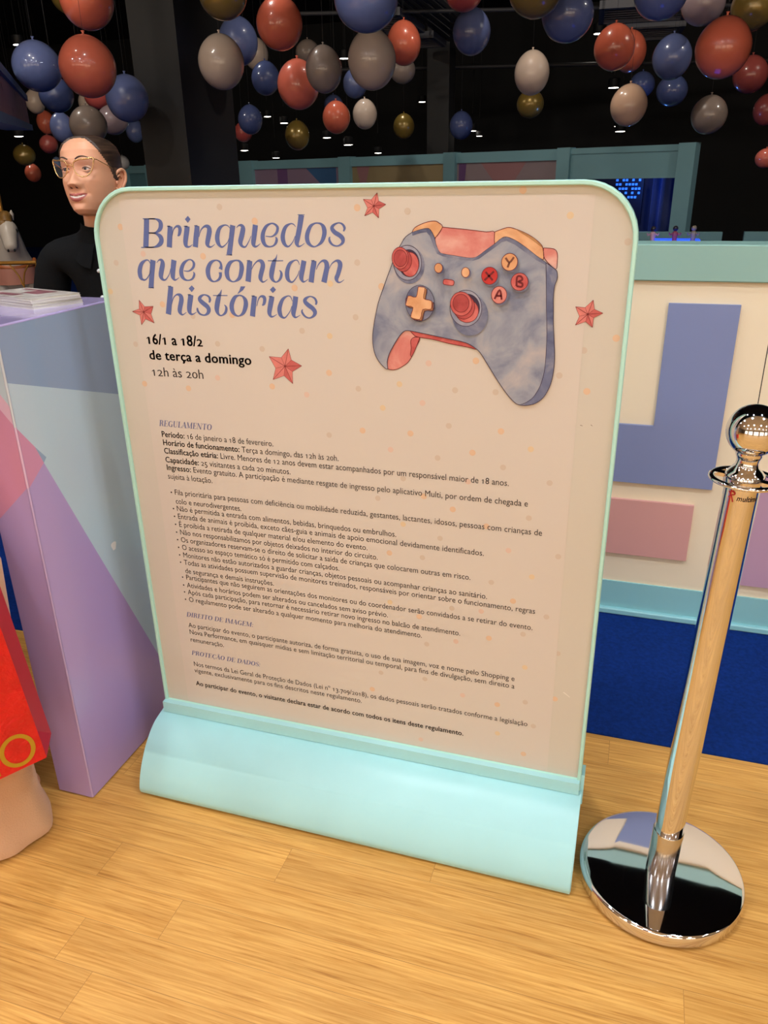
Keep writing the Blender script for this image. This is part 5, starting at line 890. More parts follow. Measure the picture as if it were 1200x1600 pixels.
hx, hy = -5.47, 6.05
toC = Vector((-hx, -hy, 0)).normalized(); sd = Vector((-toC.y, toC.x, 0))   # sd points to viewer's right when facing the camera
if sd.x < 0: sd = -sd
def HP(f, s, z): return Vector((hx, hy, 0)) + toC * f + sd * s + Vector((0, 0, z))
horse = thing('carousel_horse', (hx, hy, 0), 'white carousel horse with golden mane and orange harness behind a gold railing, at far left', 'carousel horse')
HW = mat('horse_white', (206, 196, 184), .35, var=.08, vscale=8); HGOLD = mat('horse_mane', (150, 110, 52), .5, var=.4, vscale=30); HBELT = mat('horse_belt', (186, 104, 56), .4); HPINK = mat('horse_bib', (206, 140, 122), .5); HBLUE = mat('horse_blue', (70, 84, 130), .5)
h = MB()
h.tube(smooth_path([HP(.05, 0, .70), HP(.10, 0, .82), HP(.16, 0, .93), HP(.20, .0, 1.03)], 5), list(np.interp(np.linspace(0, 1, 16), [0, .4, 1], [.19, .13, .085])), HW, 20)
h.tube(smooth_path([HP(.12, 0, 1.075), HP(.24, 0, 1.03), HP(.33, 0, .95), HP(.385, 0, .885)], 5), list(np.interp(np.linspace(0, 1, 16), [0, .25, .6, .9, 1], [.055, .085, .062, .052, .03])), HW, 20)
h.ell(HP(-.30, 0, .66), (.19, .19, .2), HW, 24, 14); h.tube([HP(-.5, 0, .66), HP(-.2, 0, .64), HP(.05, 0, .66), HP(.14, 0, .68)], [.12, .2, .2, .12], HW, 24)
for s, fz_ in ((-1, .12), (1, .06)): h.tube(smooth_path([HP(.05, s * .12, .60), HP(.12, s * .15, .42), HP(.06 + fz_, s * .16, .26), HP(.02, s * .16, .06)], 4), list(np.interp(np.linspace(0, 1, 13), [0, .4, .8, 1], [.085, .05, .035, .045])), HW, 14)
for s in (-1, 1): h.tube(smooth_path([HP(-.42, s * .11, .6), HP(-.46, s * .13, .4), HP(-.58, s * .13, .28), HP(-.5, s * .13, .06)], 4), list(np.interp(np.linspace(0, 1, 13), [0, .4, .8, 1], [.1, .055, .035, .045])), HW, 14)
for s in (-1, 1): h.tube([HP(.12, s * .045, 1.12), HP(.12, s * .055, 1.17), HP(.13, s * .058, 1.20)], [.022, .02, .004], HW, 10)
body = part(h, 'body', horse, 70)
e = MB()
for s in (-1, 1): e.ell(HP(.27, s * .066, 1.035), (.016, .016, .018), RUBBER, 12, 8); e.ell(HP(.415, s * .025, .885), (.009, .009, .013), RUBBER, 10, 6)
part(e, 'eyes', horse, 80)
mn = MB().tube(smooth_path([HP(.22, 0, 1.09), HP(.14, 0, 1.14), HP(.04, 0, 1.05), HP(-.03, 0, .9)], 4), [.05] * 4 + [.06] * 9, HGOLD, 14)
mn.ell(HP(.20, -.02, 1.085), (.07, .075, .05), HGOLD, 18, 10)
part(mn, 'mane', horse, 80)
hb = MB()
for z, r, w in ((.77, .185, .018), (.735, .205, .012)): hb.tube([HP(.06 + .16 * math.cos(a), .175 * math.sin(a), z - .045 * math.cos(a)) for a in np.linspace(-1.7, 1.7, 20)], w, HBELT, 8)
part(hb, 'harness', horse, 80)
bb = MB().rings([[HP(.10 + .135 * math.cos(a), .17 * math.sin(a), z) for a in np.linspace(-1.4, 1.4, 16)] for z in (.72, .66, .58)], HPINK, cap=False, closed=False)
part(bb, 'bib', horse, 80)
part(MB().tube([HP(-.05, -.02, .004), HP(-.05, -.02, 4.2)], .016, GOLD, 14), 'pole', horse, 60)
part(MB().ell(HP(-.2, 0, .74), (.16, .16, .09), HBLUE, 20, 10), 'saddle', horse, 80)
# gold railing
rl = thing('gold_railing', (-5.05, 5.55, 0), 'low gold railing with crossed bars in front of the carousel horse', 'railing')
ra = Vector((-4.83, 5.597, 0)); rb = Vector((-5.9, 5.25, 0)); rd = (rb - ra).normalized(); RL = (rb - ra).length
part(MB().tube([ra + Vector((0, 0, .805)), rb + Vector((0, 0, .805))], .016, GOLD, 10), 'top_rail', rl, 60)
part(MB().tube([ra + Vector((0, 0, .12)), rb + Vector((0, 0, .12))], .012, GOLD, 10), 'bottom_rail', rl, 60)
for t in (0.0, .5, 1.0): part(MB().tube([ra + rd * RL * t + Vector((0, 0, .004)), ra + rd * RL * t + Vector((0, 0, .80))], .014, GOLD, 10), 'rail_post', rl, 60)
for k in range(4):
    t = .06 + k * .22
    part(MB().tube(smooth_path([ra + rd * RL * t + Vector((0, 0, .79)), ra + rd * RL * (t + .05) + Vector((0, 0, .7)), ra + rd * RL * (t + .07) + Vector((0, 0, .5)), ra + rd * RL * (t + .07) + Vector((0, 0, .13))], 5), .007, GOLD, 8), 'curved_bar', rl, 60)
    part(MB().tube(smooth_path([ra + rd * RL * (t + .14) + Vector((0, 0, .79)), ra + rd * RL * (t + .09) + Vector((0, 0, .7)), ra + rd * RL * (t + .07) + Vector((0, 0, .62))], 5), .007, GOLD, 8), 'curved_bar', rl, 60)

# ---------------------------------------------------------------- balloons
BC = {'coral': (212, 106, 80), 'salmon': (228, 118, 96), 'red': (188, 84, 78), 'maroon': (150, 70, 64), 'blue': (98, 110, 156), 'navy': (76, 88, 134), 'paleblue': (150, 176, 226),
      'beige': (186, 166, 150), 'cream': (218, 196, 178), 'peach': (216, 178, 150), 'taupe': (142, 126, 116), 'mauve': (156, 136, 140), 'silver': (170, 166, 164)}
def bmat(c):
    if c == 'gold': return mat('balloon_gold', (150, 124, 58), .3, metal=.35, coat=.9, coat_rough=.02)
    return mat('balloon_' + c, BC[c], .3, coat=.9, coat_rough=.015, spec=.3)
STRING = mat('balloon_string', (60, 60, 62), .5)
prof_b = []
for k in range(25):
    t = math.pi * k / 24; z = -math.cos(t); r = math.sin(t)
    if z > 0: r *= 1 - .10 * z * z * (1 - .3 * z)
    prof_b.append((max(r, .012), z))
def lathe_mesh(name, prof, m, n=40):
    mb = MB().lathe(prof, m, n); me = bpy.data.meshes.new(name); me.from_pydata(mb.v, [], mb.f); me.materials.append(m); me.polygons.foreach_set('use_smooth', [True] * len(me.polygons)); me.update(); return me
BM = {}
knot_me = {}; string_me = lathe_mesh('string', [(.0009, 0), (.0009, 1)], STRING, 5)
random.seed(3)
for x, y, z, r, rz, c, lab in BALLOONS:
    if c not in BM:
        BM[c] = lathe_mesh('balloon', prof_b, bmat(c)); knot_me[c] = lathe_mesh('knot', [(.02, 0), (.05, .02), (.035, .06), (.075, .12), (.06, .125), (.02, .10)], bmat(c), 16)
    root = thing('balloon', (x, y, z), lab, 'balloon', 'balloons hanging over the hall')
    b = bpy.data.objects.new('balloon_body', BM[c]); COL.objects.link(b); b.parent = root; b.scale = (r, r, rz); b.rotation_euler = (R(random.uniform(-5, 5)), R(random.uniform(-5, 5)), random.uniform(0, 6))
    k = bpy.data.objects.new('knot', knot_me[c]); COL.objects.link(k); k.parent = root; k.location = (0, 0, rz * .985); k.scale = (r, r, r)
    s = bpy.data.objects.new('string', string_me); COL.objects.link(s); s.parent = root; s.location = (0, 0, rz * .985 + r * .1); s.scale = (1, 1, 4.2 - z - rz * .985 - r * .1)

# unseen spot lamps: added fill for hall and stand, plus ones on single balloons
def spot(loc, tgt, e, ang, col=(1, .9, .78)):
    l = bpy.data.lights.new('unseen_spot', 'SPOT'); l.energy = e; l.spot_size = R(ang); l.spot_blend = .4; l.color = col; l.shadow_soft_size = .05
    o = bpy.data.objects.new('unseen_spot', l); COL.objects.link(o); o.location = loc
    o.rotation_euler = (Vector(tgt) - Vector(loc)).to_track_quat('-Z', 'Y').to_euler()

for (a, b, ang) in (((-5.5, 5.2, 4.0), (-5.0, 8.5, 1.6), 120), ((-1.2, 5.6, 4.0), (-1.6, 8.6, 1.6), 120), ((2.6, 5.8, 4.0), (1.2, 8.0, 1.4), 120), ((-3.4, 2.4, 4.0), (-5.4, 6.0, 1.7), 90)):
    spot(a, b, HALL_FILL_ENERGY, ang)  # wide fills added to brighten booth, balloons and the far left
for a, k in (((-1.62, 1.75, 4.1), 1.7), ((-.45, 1.15, 4.1), .9), ((1.0, 1.2, 4.1), .9)):
    spot(a, (a[0], a[1] + .12, 0), OVERHEAD_FILL_ENERGY * k, 110, (.95, 1, 1.0))  # overhead fills added to brighten the floor, base top and counter
for lab_, off, e_ in (('glowing salmon', (-.5, -.2, .9), 16), ('small bright orange', (-.2, -.3, .9), 16), ('white-lit upper', (-.5, -.1, .7), 12), ('little cream', (-.1, -.2, 1.0), 14), ('small lit salmon', (-.2, -.3, .9), 10), ('bright top, lower left', (0, -.1, .8), 10), ('peach balloon hanging', (-.6, -.1, .8), 8)):
    for bl in BALLOONS:
        if lab_ in bl[6]: spot((bl[0] + off[0], bl[1] + off[1], bl[2] + off[2]), bl[:3], e_, 24, (1, .95, .88))
spot((-2.4, 2.0, 3.7), (-4.5, 5.4, 1.9), 90, 34)  # narrow fill added to lift the dim fascia board
spot((-4.6, 5.6, 3.9), (-5.9, 8.0, 1.75), 40, 30); spot((-3.0, 3.2, 3.8), (-2.55, 5.2, 2.2), 30, 25, (1, .95, .9))

# ---------------------------------------------------------------- people
SKIN = mat('skin', (226, 164, 128), .45, sss=.12, var=.06, vscale=18, spec=.4); LIPS = mat('lips', (178, 92, 84), .35, spec=.5); TEETH = mat('teeth', (236, 226, 214), .25)
HAIR = mat('dark_brown_hair', (82, 60, 46), .36, var=.55, vscale=7, vstretch=(1.5, 1.2, 26), spec=.6, rgb2=(36, 26, 21)); EYEW = mat('eye_white', (206, 194, 184), .4, spec=.3); IRIS = mat('iris_brown', (44, 27, 18), .3, spec=.3); PUPIL = mat('pupil', (8, 6, 6), .1)
BROW = mat('brow', (70, 46, 34), .7); LASH = mat('lash', (30, 20, 18), .6); SHIRT = mat('black_shirt', (9, 9, 10), .9, spec=.2, bump=.15, bscale=300); NOSTRIL = mat('nostril', (92, 48, 38), .7)
def skin_mesh(verts, edges, radii, sub=2, root=0):
    """continuous body surface grown over a skeleton"""
    me = bpy.data.meshes.new('skeleton'); me.from_pydata([tuple(v) for v in verts], edges, []); me.update()
    ob = bpy.data.objects.new('skeleton', me); COL.objects.link(ob)
    md = ob.modifiers.new('skin', 'SKIN'); md.use_smooth_shade = True; md.branch_smoothing = .3
    sv = me.skin_vertices[0].data
    for i, r in enumerate(radii): sv[i].radius = (r, r) if not hasattr(r, '__len__') else r
    for i in range(len(sv)): sv[i].use_root = (i == root)
    sb = ob.modifiers.new('sub', 'SUBSURF'); sb.levels = sub; sb.render_levels = sub
    dg = bpy.context.evaluated_depsgraph_get(); ev = ob.evaluated_get(dg); m2 = bpy.data.meshes.new_from_object(ev)
    v = [tuple(p.co) for p in m2.vertices]; f = [tuple(p.vertices) for p in m2.polygons]
    bpy.data.objects.remove(ob); bpy.data.meshes.remove(me); bpy.data.meshes.remove(m2)
    return v, f
def hand_chain(V, E, Rr, wrist_i, wrist, palm_dir, side_dir, curl_dir, s=1.0):
    """palm, four unequal curled fingers and a thumb rooted in the palm"""
    def addv(p, r, par): V.append(Vector(p)); Rr.append(r); E.append((par, len(V) - 1)); return len(V) - 1
    palm = addv(wrist + palm_dir * .045 * s, (.030 * s, .017 * s), wrist_i)
    for k, (off, ln) in enumerate(((-.030, .070), (-.010, .080), (.011, .075), (.030, .060))):
        b = addv(wrist + palm_dir * .085 * s + side_dir * off * s, .0098 * s, palm)
        p1 = wrist + palm_dir * (.085 + ln * .42) * s + side_dir * off * 1.1 * s + curl_dir * .008 * s
        a = addv(p1, .0088 * s, b); p2 = p1 + (palm_dir * .7 + curl_dir * .7) * ln * .34 * s; a = addv(p2, .0082 * s, a); addv(p2 + (palm_dir * .2 + curl_dir) * ln * .26 * s, .0072 * s, a)
    t = addv(wrist + palm_dir * .030 * s - side_dir * .034 * s + curl_dir * .010 * s, .0115 * s, palm); t = addv(wrist + palm_dir * .058 * s - side_dir * .052 * s + curl_dir * .022 * s, .0098 * s, t); addv(wrist + palm_dir * .080 * s - side_dir * .050 * s + curl_dir * .036 * s, .0082 * s, t)
def cloth_from(v, f, keep, off, m):
    """garment: the body surface moved outwards where keep(point) holds"""
    P = [Vector(p) for p in v]; Nn = [Vector((0, 0, 0)) for _ in P]
    for q in f:
        n = (P[q[1]] - P[q[0]]).cross(P[q[2]] - P[q[0]])
        for i in q: Nn[i] += n
    W = [p + n.normalized() * off if n.length > 0 else p for p, n in zip(P, Nn)]
    ff = [q for q in f if all(keep(P[i]) for i in q)]
    return MB().add(W, ff, m)
HT = np.array([0, .06, .12, .20, .30, .40, .50, .60, .70, .80, .88, .95, 1.0])
HZ = np.array([-.120, -.117, -.106, -.087, -.060, -.030, .0, .028, .052, .072, .086, .094, .097])
HWD = np.array([.0, .025, .041, .054, .0645, .0705, .073, .0735, .0725, .065, .051, .031, .0])
HF = np.array([-.052, -.078, -.090, -.0925, -.093, -.092, -.088, -.090, -.086, -.073, -.054, -.028, .005])
HB = np.array([-.052, -.012, .012, .040, .062, .080, .091, .097, .096, .086, .068, .040, .005])
def lipz(x): return -.0735 + 10.0 * x * x
def head_point(a, t, grow=0.0, feat=True):
    z = float(np.interp(t, HT, HZ)); w = float(np.interp(t, HT, HWD)); yf = float(np.interp(t, HT, HF)); yb = float(np.interp(t, HT, HB))
    yc = min(max(.012, yf), yb) if t > .03 else (yf + yb) / 2
    sa, ca = math.sin(a), math.cos(a)
    x = w * math.copysign(abs(sa) ** .82, sa)
    y = yc + ((yf - yc) * abs(ca) ** .9 if ca >= 0 else (yb - yc) * abs(ca) ** .95)
    if grow: x *= 1 + grow / max(w, .03); y += grow * (-ca) ; z += grow * max(0, (t - .6)) * 2
    if feat and ca > 0:
        G = lambda cx, cz, sx, sz: math.exp(-((x - cx) / sx) ** 2 / 2 - ((z - cz) / sz) ** 2 / 2)
        d = 0.0
        hz = float(np.interp(z, [-.058, -.052, -.046, -.041, -.034, -.02, -.004, .012, .022], [0, .004, .016, .0235, .022, .0145, .007, .003, 0]))
        sg = float(np.interp(z, [-.05, -.038, -.02, .0], [.0105, .0105, .0075, .0065]))
        d += hz * math.exp(-(x / sg) ** 2 / 2)
        for s in (-1, 1):
            d += .010 * G(s * .0135, -.043, .0052, .0058); d -= .009 * G(s * .031, .0, .0155, .0105); d += .0035 * G(s * .031, .020, .020, .006)
            d += .006 * G(s * .040, -.034, .016, .016); d -= .0028 * G(s * (.026 + .25 * max(0, -.045 - z)), -.056, .0035, .010); d -= .0025 * G(s * .030, lipz(.030), .005, .005)
        lz = lipz(x); env = math.exp(-(x / .024) ** 4)
        d += env * (.0055 * math.exp(-((z - lz - .0052) / .0042) ** 2 / 2) + .0065 * math.exp(-((z - lz + .0070) / .0050) ** 2 / 2) - .0040 * math.exp(-((z - lz) / .0018) ** 2 / 2))
        d -= .003 * G(0, -.090, .018, .004); d += .004 * G(0, -.106, .016, .010)
        y -= d * ca ** .35
    return Vector((x, y, z))
def make_head(mb, M, smile=True):
    NA, NT = 150, 170; vs = []; fs = {}
    ts = np.linspace(.004, .996, NT); aa = []
    for i in range(NA):
        u = i / NA * 2 - 1; aa.append(math.pi * (.55 * u + .45 * u ** 3))      # denser at the front
    for t in ts:
        for a in aa: vs.append(head_point(a, t))
    for j in range(NT - 1):
        for i in range(NA):
            q = (j * NA + i, j * NA + (i + 1) % NA, (j + 1) * NA + (i + 1) % NA, (j + 1) * NA + i)
            c = (vs[q[0]] + vs[q[1]] + vs[q[2]] + vs[q[3]]) / 4; m = SKIN
            if c.y < -.05:
                dz = c.z - lipz(c.x)
                half = 1 - (abs(c.x) / .0285) ** 2
                if half > 0:
                    if -.0125 * half ** .6 < dz < .0095 * half ** .7 * (1 - .25 * math.exp(-(c.x / .003) ** 2)): m = LIPS
                    if smile and abs(dz + .0004) < .0027 * half and abs(c.x) < .0225: m = TEETH
                for s in (-1, 1):
                    if math.hypot((c.x - s * .0085) / .0036, (c.z + .0495) / .0020) < 1: m = NOSTRIL
            fs.setdefault(m.name, (m, []))[1].append(q)
    base = len(mb.v); mb.v += [tuple(M @ p) for p in vs]
    for m, l in fs.values():
        k = mb.mi(m)
        for q in l: mb.f.append(tuple(i + base for i in q)); mb.m.append(k)
    mb.f.append(tuple(base + i for i in range(NA - 1, -1, -1))); mb.m.append(mb.mi(SKIN)); mb.f.append(tuple(base + (NT - 1) * NA + i for i in range(NA))); mb.m.append(mb.mi(SKIN))
    for s in (-1, 1):   # eyes and lids
        e = MB(); c = Vector((s * .031, -.0705, .0)); look = Vector((-.18, -1, .05)).normalized(); rot = Vector((0, 0, 1)).rotation_difference(look).to_matrix()
        rs = []; th = [.02, .16, .17, .40, .42, .8, 1.2, 1.6, 2.2, 2.8, 3.1]
        for t in th: rs.append([c + rot @ Vector((.0118 * math.sin(t) * math.cos(p), .0118 * math.sin(t) * math.sin(p), .0118 * math.cos(t))) for p in np.linspace(0, 2 * math.pi, 25)[:-1]])
        e.rings(rs[:3], PUPIL); e.rings(rs[2:5], IRIS, cap=False); e.rings(rs[4:], EYEW); mb_join(mb, e, M)
        for up in (1, -1):
            l = MB(); pts = []
            for u in np.linspace(-1, 1, 13):
                x = s * .031 + u * .0145; zz = up * (.0062 if up > 0 else .0050) * (1 - u * u) - .0006 * u * s; yy = -.0705 - .0122 * math.sqrt(max(.02, 1 - (u * .95) ** 2)) + .001
                pts.append((x, yy, zz))
            l.tube(pts, [.0022] * 13, SKIN, 8); mb_join(mb, l, M)
            if up > 0:
                l = MB().tube([(p[0], p[1] - .0018, p[2] - .0008) for p in pts], [.0003 + .0007 * math.sin(math.pi * k / 12) + .0003 for k in range(13)], LASH, 6); mb_join(mb, l, M)
        ear = MB(); cx = s * .0715
        rim = [(cx, .004, .012), (cx + s * .008, .006, .024), (cx + s * .014, .020, .031), (cx + s * .016, .034, .024), (cx + s * .014, .036, .004), (cx + s * .009, .026, -.014), (cx + s * .004, .012, -.026), (cx + s * .001, .004, -.020)]
        rim = [(x, y + .002, z - .022) for x, y, z in rim]
        sp = smooth_path(rim, 4); ear.tube(sp, list(np.interp(np.linspace(0, 1, len(sp)), [0, .2, .6, .85, 1], [.003, .0042, .0046, .0060, .004])), SKIN, 10)
        inner = [(x - s * .004, y, z) for x, y, z in sp]; cen = np.mean(np.array(inner), axis=0) - np.array([s * .006, 0, 0])
        ear.add([tuple(cen)] + [tuple(p) for p in inner], [(0, i + 1, i + 2) for i in range(len(inner) - 1)] + [(0, len(inner), 1)], SKIN)
        ear.tube([(cx + s * .004, .010, -.012), (cx + s * .007, .020, -.004), (cx + s * .008, .028, -.014)], [.003, .0035, .002], SKIN, 8)
        ear.ell((cx + s * .004, .006, -.028), (.004, .004, .006), SKIN, 10, 8)
        mb_join(mb, ear, M)
def mb_join(mb, o, M):
    base = len(mb.v); mb.v += [tuple(M @ Vector(p)) for p in o.v]
    for q, k in zip(o.f, o.m): mb.f.append(tuple(i + base for i in q)); mb.m.append(mb.mi(o.mats[k]))
def make_hair(M, m, hairline, grow=.0042):
    mb = MB(); NA, NT = 120, 90; vs = []
    for t in np.linspace(.10, .998, NT):
        for i in range(NA):
            a = math.pi * (i / NA * 2 - 1)
            p = head_point(a, t, grow, False); vs.append(p)
    keep = []
    for j in range(NT - 1):
        for i in range(NA):
            q = (j * NA + i, j * NA + (i + 1) % NA, (j + 1) * NA + (i + 1) % NA, (j + 1) * NA + i)
            c = (vs[q[0]] + vs[q[2]]) / 2; a = abs(math.pi * ((i + .5) / NA * 2 - 1))
            if c.z > hairline(a): keep.append(q)
    # thin edge so that the hair melts into the scalp
    used = {}
    for q in keep:
        for i in q: used[i] = used.get(i, 0) + 1
    vv = [Vector(p) for p in vs]
    for i, n in used.items():
        if n < 4 and i < (NT - 1) * NA:
            a = math.pi * ((i % NA) / NA * 2 - 1); t = np.linspace(.10, .998, NT)[i // NA]; vv[i] = head_point(a, t, -.0022, False)
    mb.add([M @ p for p in vv], keep, m)
    return mb

# woman behind the desk: black polo shirt, cat-eye glasses, hair pulled back
HO = Vector((-1.548, 2.083, 1.428))
w_ = thing('person', (-1.60, 2.15, 0), 'smiling person in a black polo shirt and cat-eye glasses standing behind the lilac desk', 'person')
MH = Matrix.Translation(HO) @ Matrix.Rotation(R(7), 4, 'Z') @ Matrix.Rotation(R(-7), 4, 'X') @ Matrix.Rotation(R(-2), 4, 'Y') @ Matrix.Scale(.99, 4)
TY = Matrix.Translation(Vector((HO.x - .015, HO.y + .045, 0))) @ Matrix.Rotation(R(18), 4, 'Z')
def T(x, y, z): return TY @ Vector((x, y, z))
V = [T(0, .0, .82), T(0, .005, .98), T(0, .0, 1.10), T(0, .01, 1.20), T(0, .005, 1.25), MH @ Vector((0, .018, -.075)), MH @ Vector((0, .02, -.02))]
E = [(0, 1), (1, 2), (2, 3), (3, 4), (4, 5), (5, 6)]
Rr = [(.145, .11), (.115, .09), (.125, .095), (.09, .065), .055, .053, .045]
def limb(par, pts, rad):
    for p, r in zip(pts, rad): V.append(Vector(p)); Rr.append(r); E.append((par, len(V) - 1)); par = len(V) - 1
    return par
WR = {}
for s in (-1, 1):
    limb(0, [T(s * .085, 0, .76), T(s * .09, .01, .42), T(s * .09, .02, .09), T(s * .095, -.07, .04), T(s * .10, -.14, .03)], [.085, .052, .036, .036, .026])
    wi = limb(3, [T(s * .165, .01, 1.205), T(s * .222, .0, .99), T(s * .20, -.11, .86)], [.05, .040, .028])
    hand_chain(V, E, Rr, wi, T(s * .20, -.11, .86), (TY.to_3x3() @ Vector((-s * .25, -.75, -.6))).normalized(), (TY.to_3x3() @ Vector((s * .95, -.2, -.1))).normalized(), Vector((0, 0, -1)), .92)
v, f = skin_mesh(V, E, Rr, 2); body_v, body_f = v, f
bd = MB().add(v, f, SKIN); make_head(bd, MH)
part(bd, 'body', w_, 180)
part(make_hair(MH, HAIR, lambda a: float(np.interp(a, [0, .35, .7, 1.0, 1.25, 1.45, 1.62, 1.75, 2.2, 3.2], [.0885, .085, .066, .040, .012, -.018, -.026, -.012, -.062, -.075]))), 'hair', w_, 180)
bun = MB().ell(MH @ Vector((0, .112, -.01)), (.035, .030, .033), HAIR, 24, 14); part(bun, 'hair_bun', w_, 180)
bw = MB()
for s in (-1, 1):
    pts = [Vector((s * .012, -.0985, .0245)), Vector((s * .024, -.0985, .0300)), Vector((s * .037, -.0915, .0310)), Vector((s * .052, -.0760, .0250))]
    sp = smooth_path(pts, 4); bw.tube([MH @ Vector(p) for p in sp], list(np.interp(np.linspace(0, 1, len(sp)), [0, .3, 1], [.0018, .0024, .0008])), BROW, 8)
part(bw, 'eyebrows', w_, 180)
# eyeglasses
GFR = mat('gold_glasses_frame', (222, 176, 118), .25, metal=.85); LENS = mat('glasses_lens', (240, 240, 246), .05, alpha=.03, spec=.1)
gl = MB(); lens = []
for s in (-1, 1):
    out_ = [(.0095, .003), (.013, .015), (.028, .0205), (.046, .0225), (.0615, .025), (.0605, .010), (.055, -.008), (.043, -.0215), (.027, -.0235), (.0145, -.013)]
    sp = smooth_path([(s * x, -.1075 + .32 * max(0, x - .02) ** 1.25 * 6 * .5, z + .001) for x, z in out_], 4, True)
    gl.tube([MH @ Vector(p) for p in sp], [.0015 if p[2] < .015 else .0021 for p in sp], GFR, 8, closed=True); lens.append(sp)
    gl.tube([MH @ Vector(p) for p in [(s * .060, -.092, .026), (s * .068, -.080, .022), (s * .074, -.03, .012), (s * .0755, .012, .004), (s * .074, .030, -.01)]], .0013, GFR, 8)
gl.tube([MH @ Vector(p) for p in smooth_path([(-.009, -.1085, .004), (-.004, -.112, .008), (.004, -.112, .008), (.009, -.1085, .004)], 4)], .0014, GFR, 8)
gg = part(gl, 'eyeglasses', w_, 180, 'thin gold cat-eye eyeglasses')
for sp in lens: part(MB().poly([MH @ Vector(p) for p in sp], LENS), 'lens', gg)
# shirt: torso with sleeves, collar, placket and a button
def torso(m, rows):
    return MB().rings([[TY @ Vector((rx * math.copysign(abs(math.cos(a)) ** .85, math.cos(a)), cy + ry * math.sin(a), z + dz * abs(math.cos(a)))) for a in np.linspace(0, 2 * math.pi, 41)[:-1]] for (z, rx, ry, cy, dz) in rows], m, cap=False)
wr_pts = [T(q * .20, -.11, .86) for q in (-1, 1)]
nk = T(0, .01, 1.25)
def on_shirt(p):
    if p.z < .84: return False
    if any((p - w).length < .075 for w in wr_pts): return False
    if p.z > 1.232 and math.hypot(p.x - nk.x, p.y - nk.y) < .054: return False
    return p.z < 1.30
shirt = part(cloth_from(body_v, body_f, on_shirt, .012, SHIRT), 'polo_shirt', w_, 180)
cm = MB()
for s in (-1, 1):
    rr = []
    for k, a in enumerate(np.linspace(.12, math.pi, 16)):
        ca, sa = math.cos(a), math.sin(a)
        top = T(s * .060 * sa, .006 - .062 * ca, 1.272 - .022 * ca); drop = .030 + .052 * max(0, ca) ** 1.5
        o2 = T(s * (.098 * sa + .016 * max(0, ca)), .006 - .102 * ca, 1.272 - .022 * ca - drop)
        rr.append([top, (top + o2) / 2 + Vector((0, 0, .016)), o2, (top + o2) / 2 + Vector((0, 0, .004))])
    cm.rings(rr, SHIRT)
part(cm, 'collar', shirt, 60)
for z in (1.165, 1.09): part(MB().ell(T(.004, -.118 + (1.165 - z) * -.06, z), (.006, .006, .006), mat('shirt_button', (225, 225, 225), .3), 12, 8), 'button', shirt, 80)
tr = MB()
TROU_K = mat('dark_trousers', (24, 24, 28), .8)
for s in (-1, 1):
    tr.rings([[T(s * x + rx * math.cos(a), .01 + ry * math.sin(a), z) for a in np.linspace(0, 2 * math.pi, 25)[:-1]] for x, rx, ry, z in ((.095, .058, .065, .06), (.092, .065, .07, .42), (.085, .088, .10, .76), (.07, .10, .115, .87))], TROU_K)
part(tr, 'trousers', w_, 60)
for s in (-1, 1): part(MB().ell(T(s * .10, -.07, .050), (.045, .12, .042), RUBBER, 20, 12), 'shoe', w_, 80)

# person at the left edge: beige wide trousers, red shopping bag; only a leg shows in the photo
q_ = thing('person', (-1.44, 1.05, 0), 'person in wide beige trousers at the left edge, holding a red shopping bag', 'person')
BEIGE = mat('beige_cotton', (206, 160, 120), .85, sheen=.2, bump=.2, bscale=260); TOPM = mat('cream_blouse', (214, 200, 182), .8)
def Q(x, y, z): return Vector((-1.44 + x, 1.05 + y, z))
V = [Q(0, 0, .92), Q(0, .0, 1.06), Q(0, .0, 1.22), Q(0, .01, 1.36), Q(0, .01, 1.44), Q(0, .0, 1.50)]; E = [(0, 1), (1, 2), (2, 3), (3, 4), (4, 5)]; Rr = [(.15, .11), (.12, .095), (.135, .10), (.09, .065), .048, .046]
limb(0, [Q(.10, 0, .86), Q(.115, .0, .48), Q(.12, .02, .09), Q(.12, .09, .04), Q(.12, .15, .03)], [.085, .055, .038, .038, .028]); limb(0, [Q(-.09, 0, .86), Q(-.11, .0, .48), Q(-.115, -.02, .09), Q(-.115, .06, .04), Q(-.115, .12, .03)], [.085, .055, .038, .038, .028])
wi = limb(3, [Q(.17, .0, 1.36), Q(.205, -.02, 1.10), Q(.190, -.105, .92)], [.052, .040, .028])
hand_chain(V, E, Rr, wi, Q(.190, -.105, .92), Vector((.0, -.08, -1)).normalized(), Vector((-.2, -1, .08)).normalized(), Vector((-.98, .2, 0)).normalized(), .92)
wi = limb(3, [Q(-.17, .0, 1.36), Q(-.215, .0, 1.08), Q(-.21, .04, .84)], [.052, .040, .028])
hand_chain(V, E, Rr, wi, Q(-.21, .04, .84), Vector((0, .1, -1)).normalized(), Vector((.1, -1, -.1)).normalized(), Vector((.98, .2, 0)).normalized(), .92)
v, f = skin_mesh(V, E, Rr, 2); body2_v, body2_f = v, f
MH2 = Matrix.Translation(Q(0, -.005, 1.60)) @ Matrix.Rotation(R(170), 4, 'Z')
bd = MB().add(v, f, SKIN); make_head(bd, MH2, False); part(bd, 'body', q_, 180)
part(make_hair(MH2, HAIR, lambda a: float(np.interp(a, [0, .5, .9, 1.3, 1.6, 3.2], [.084, .075, .05, -.02, -.09, -.115])), .010), 'hair', q_, 180)
tr = MB()
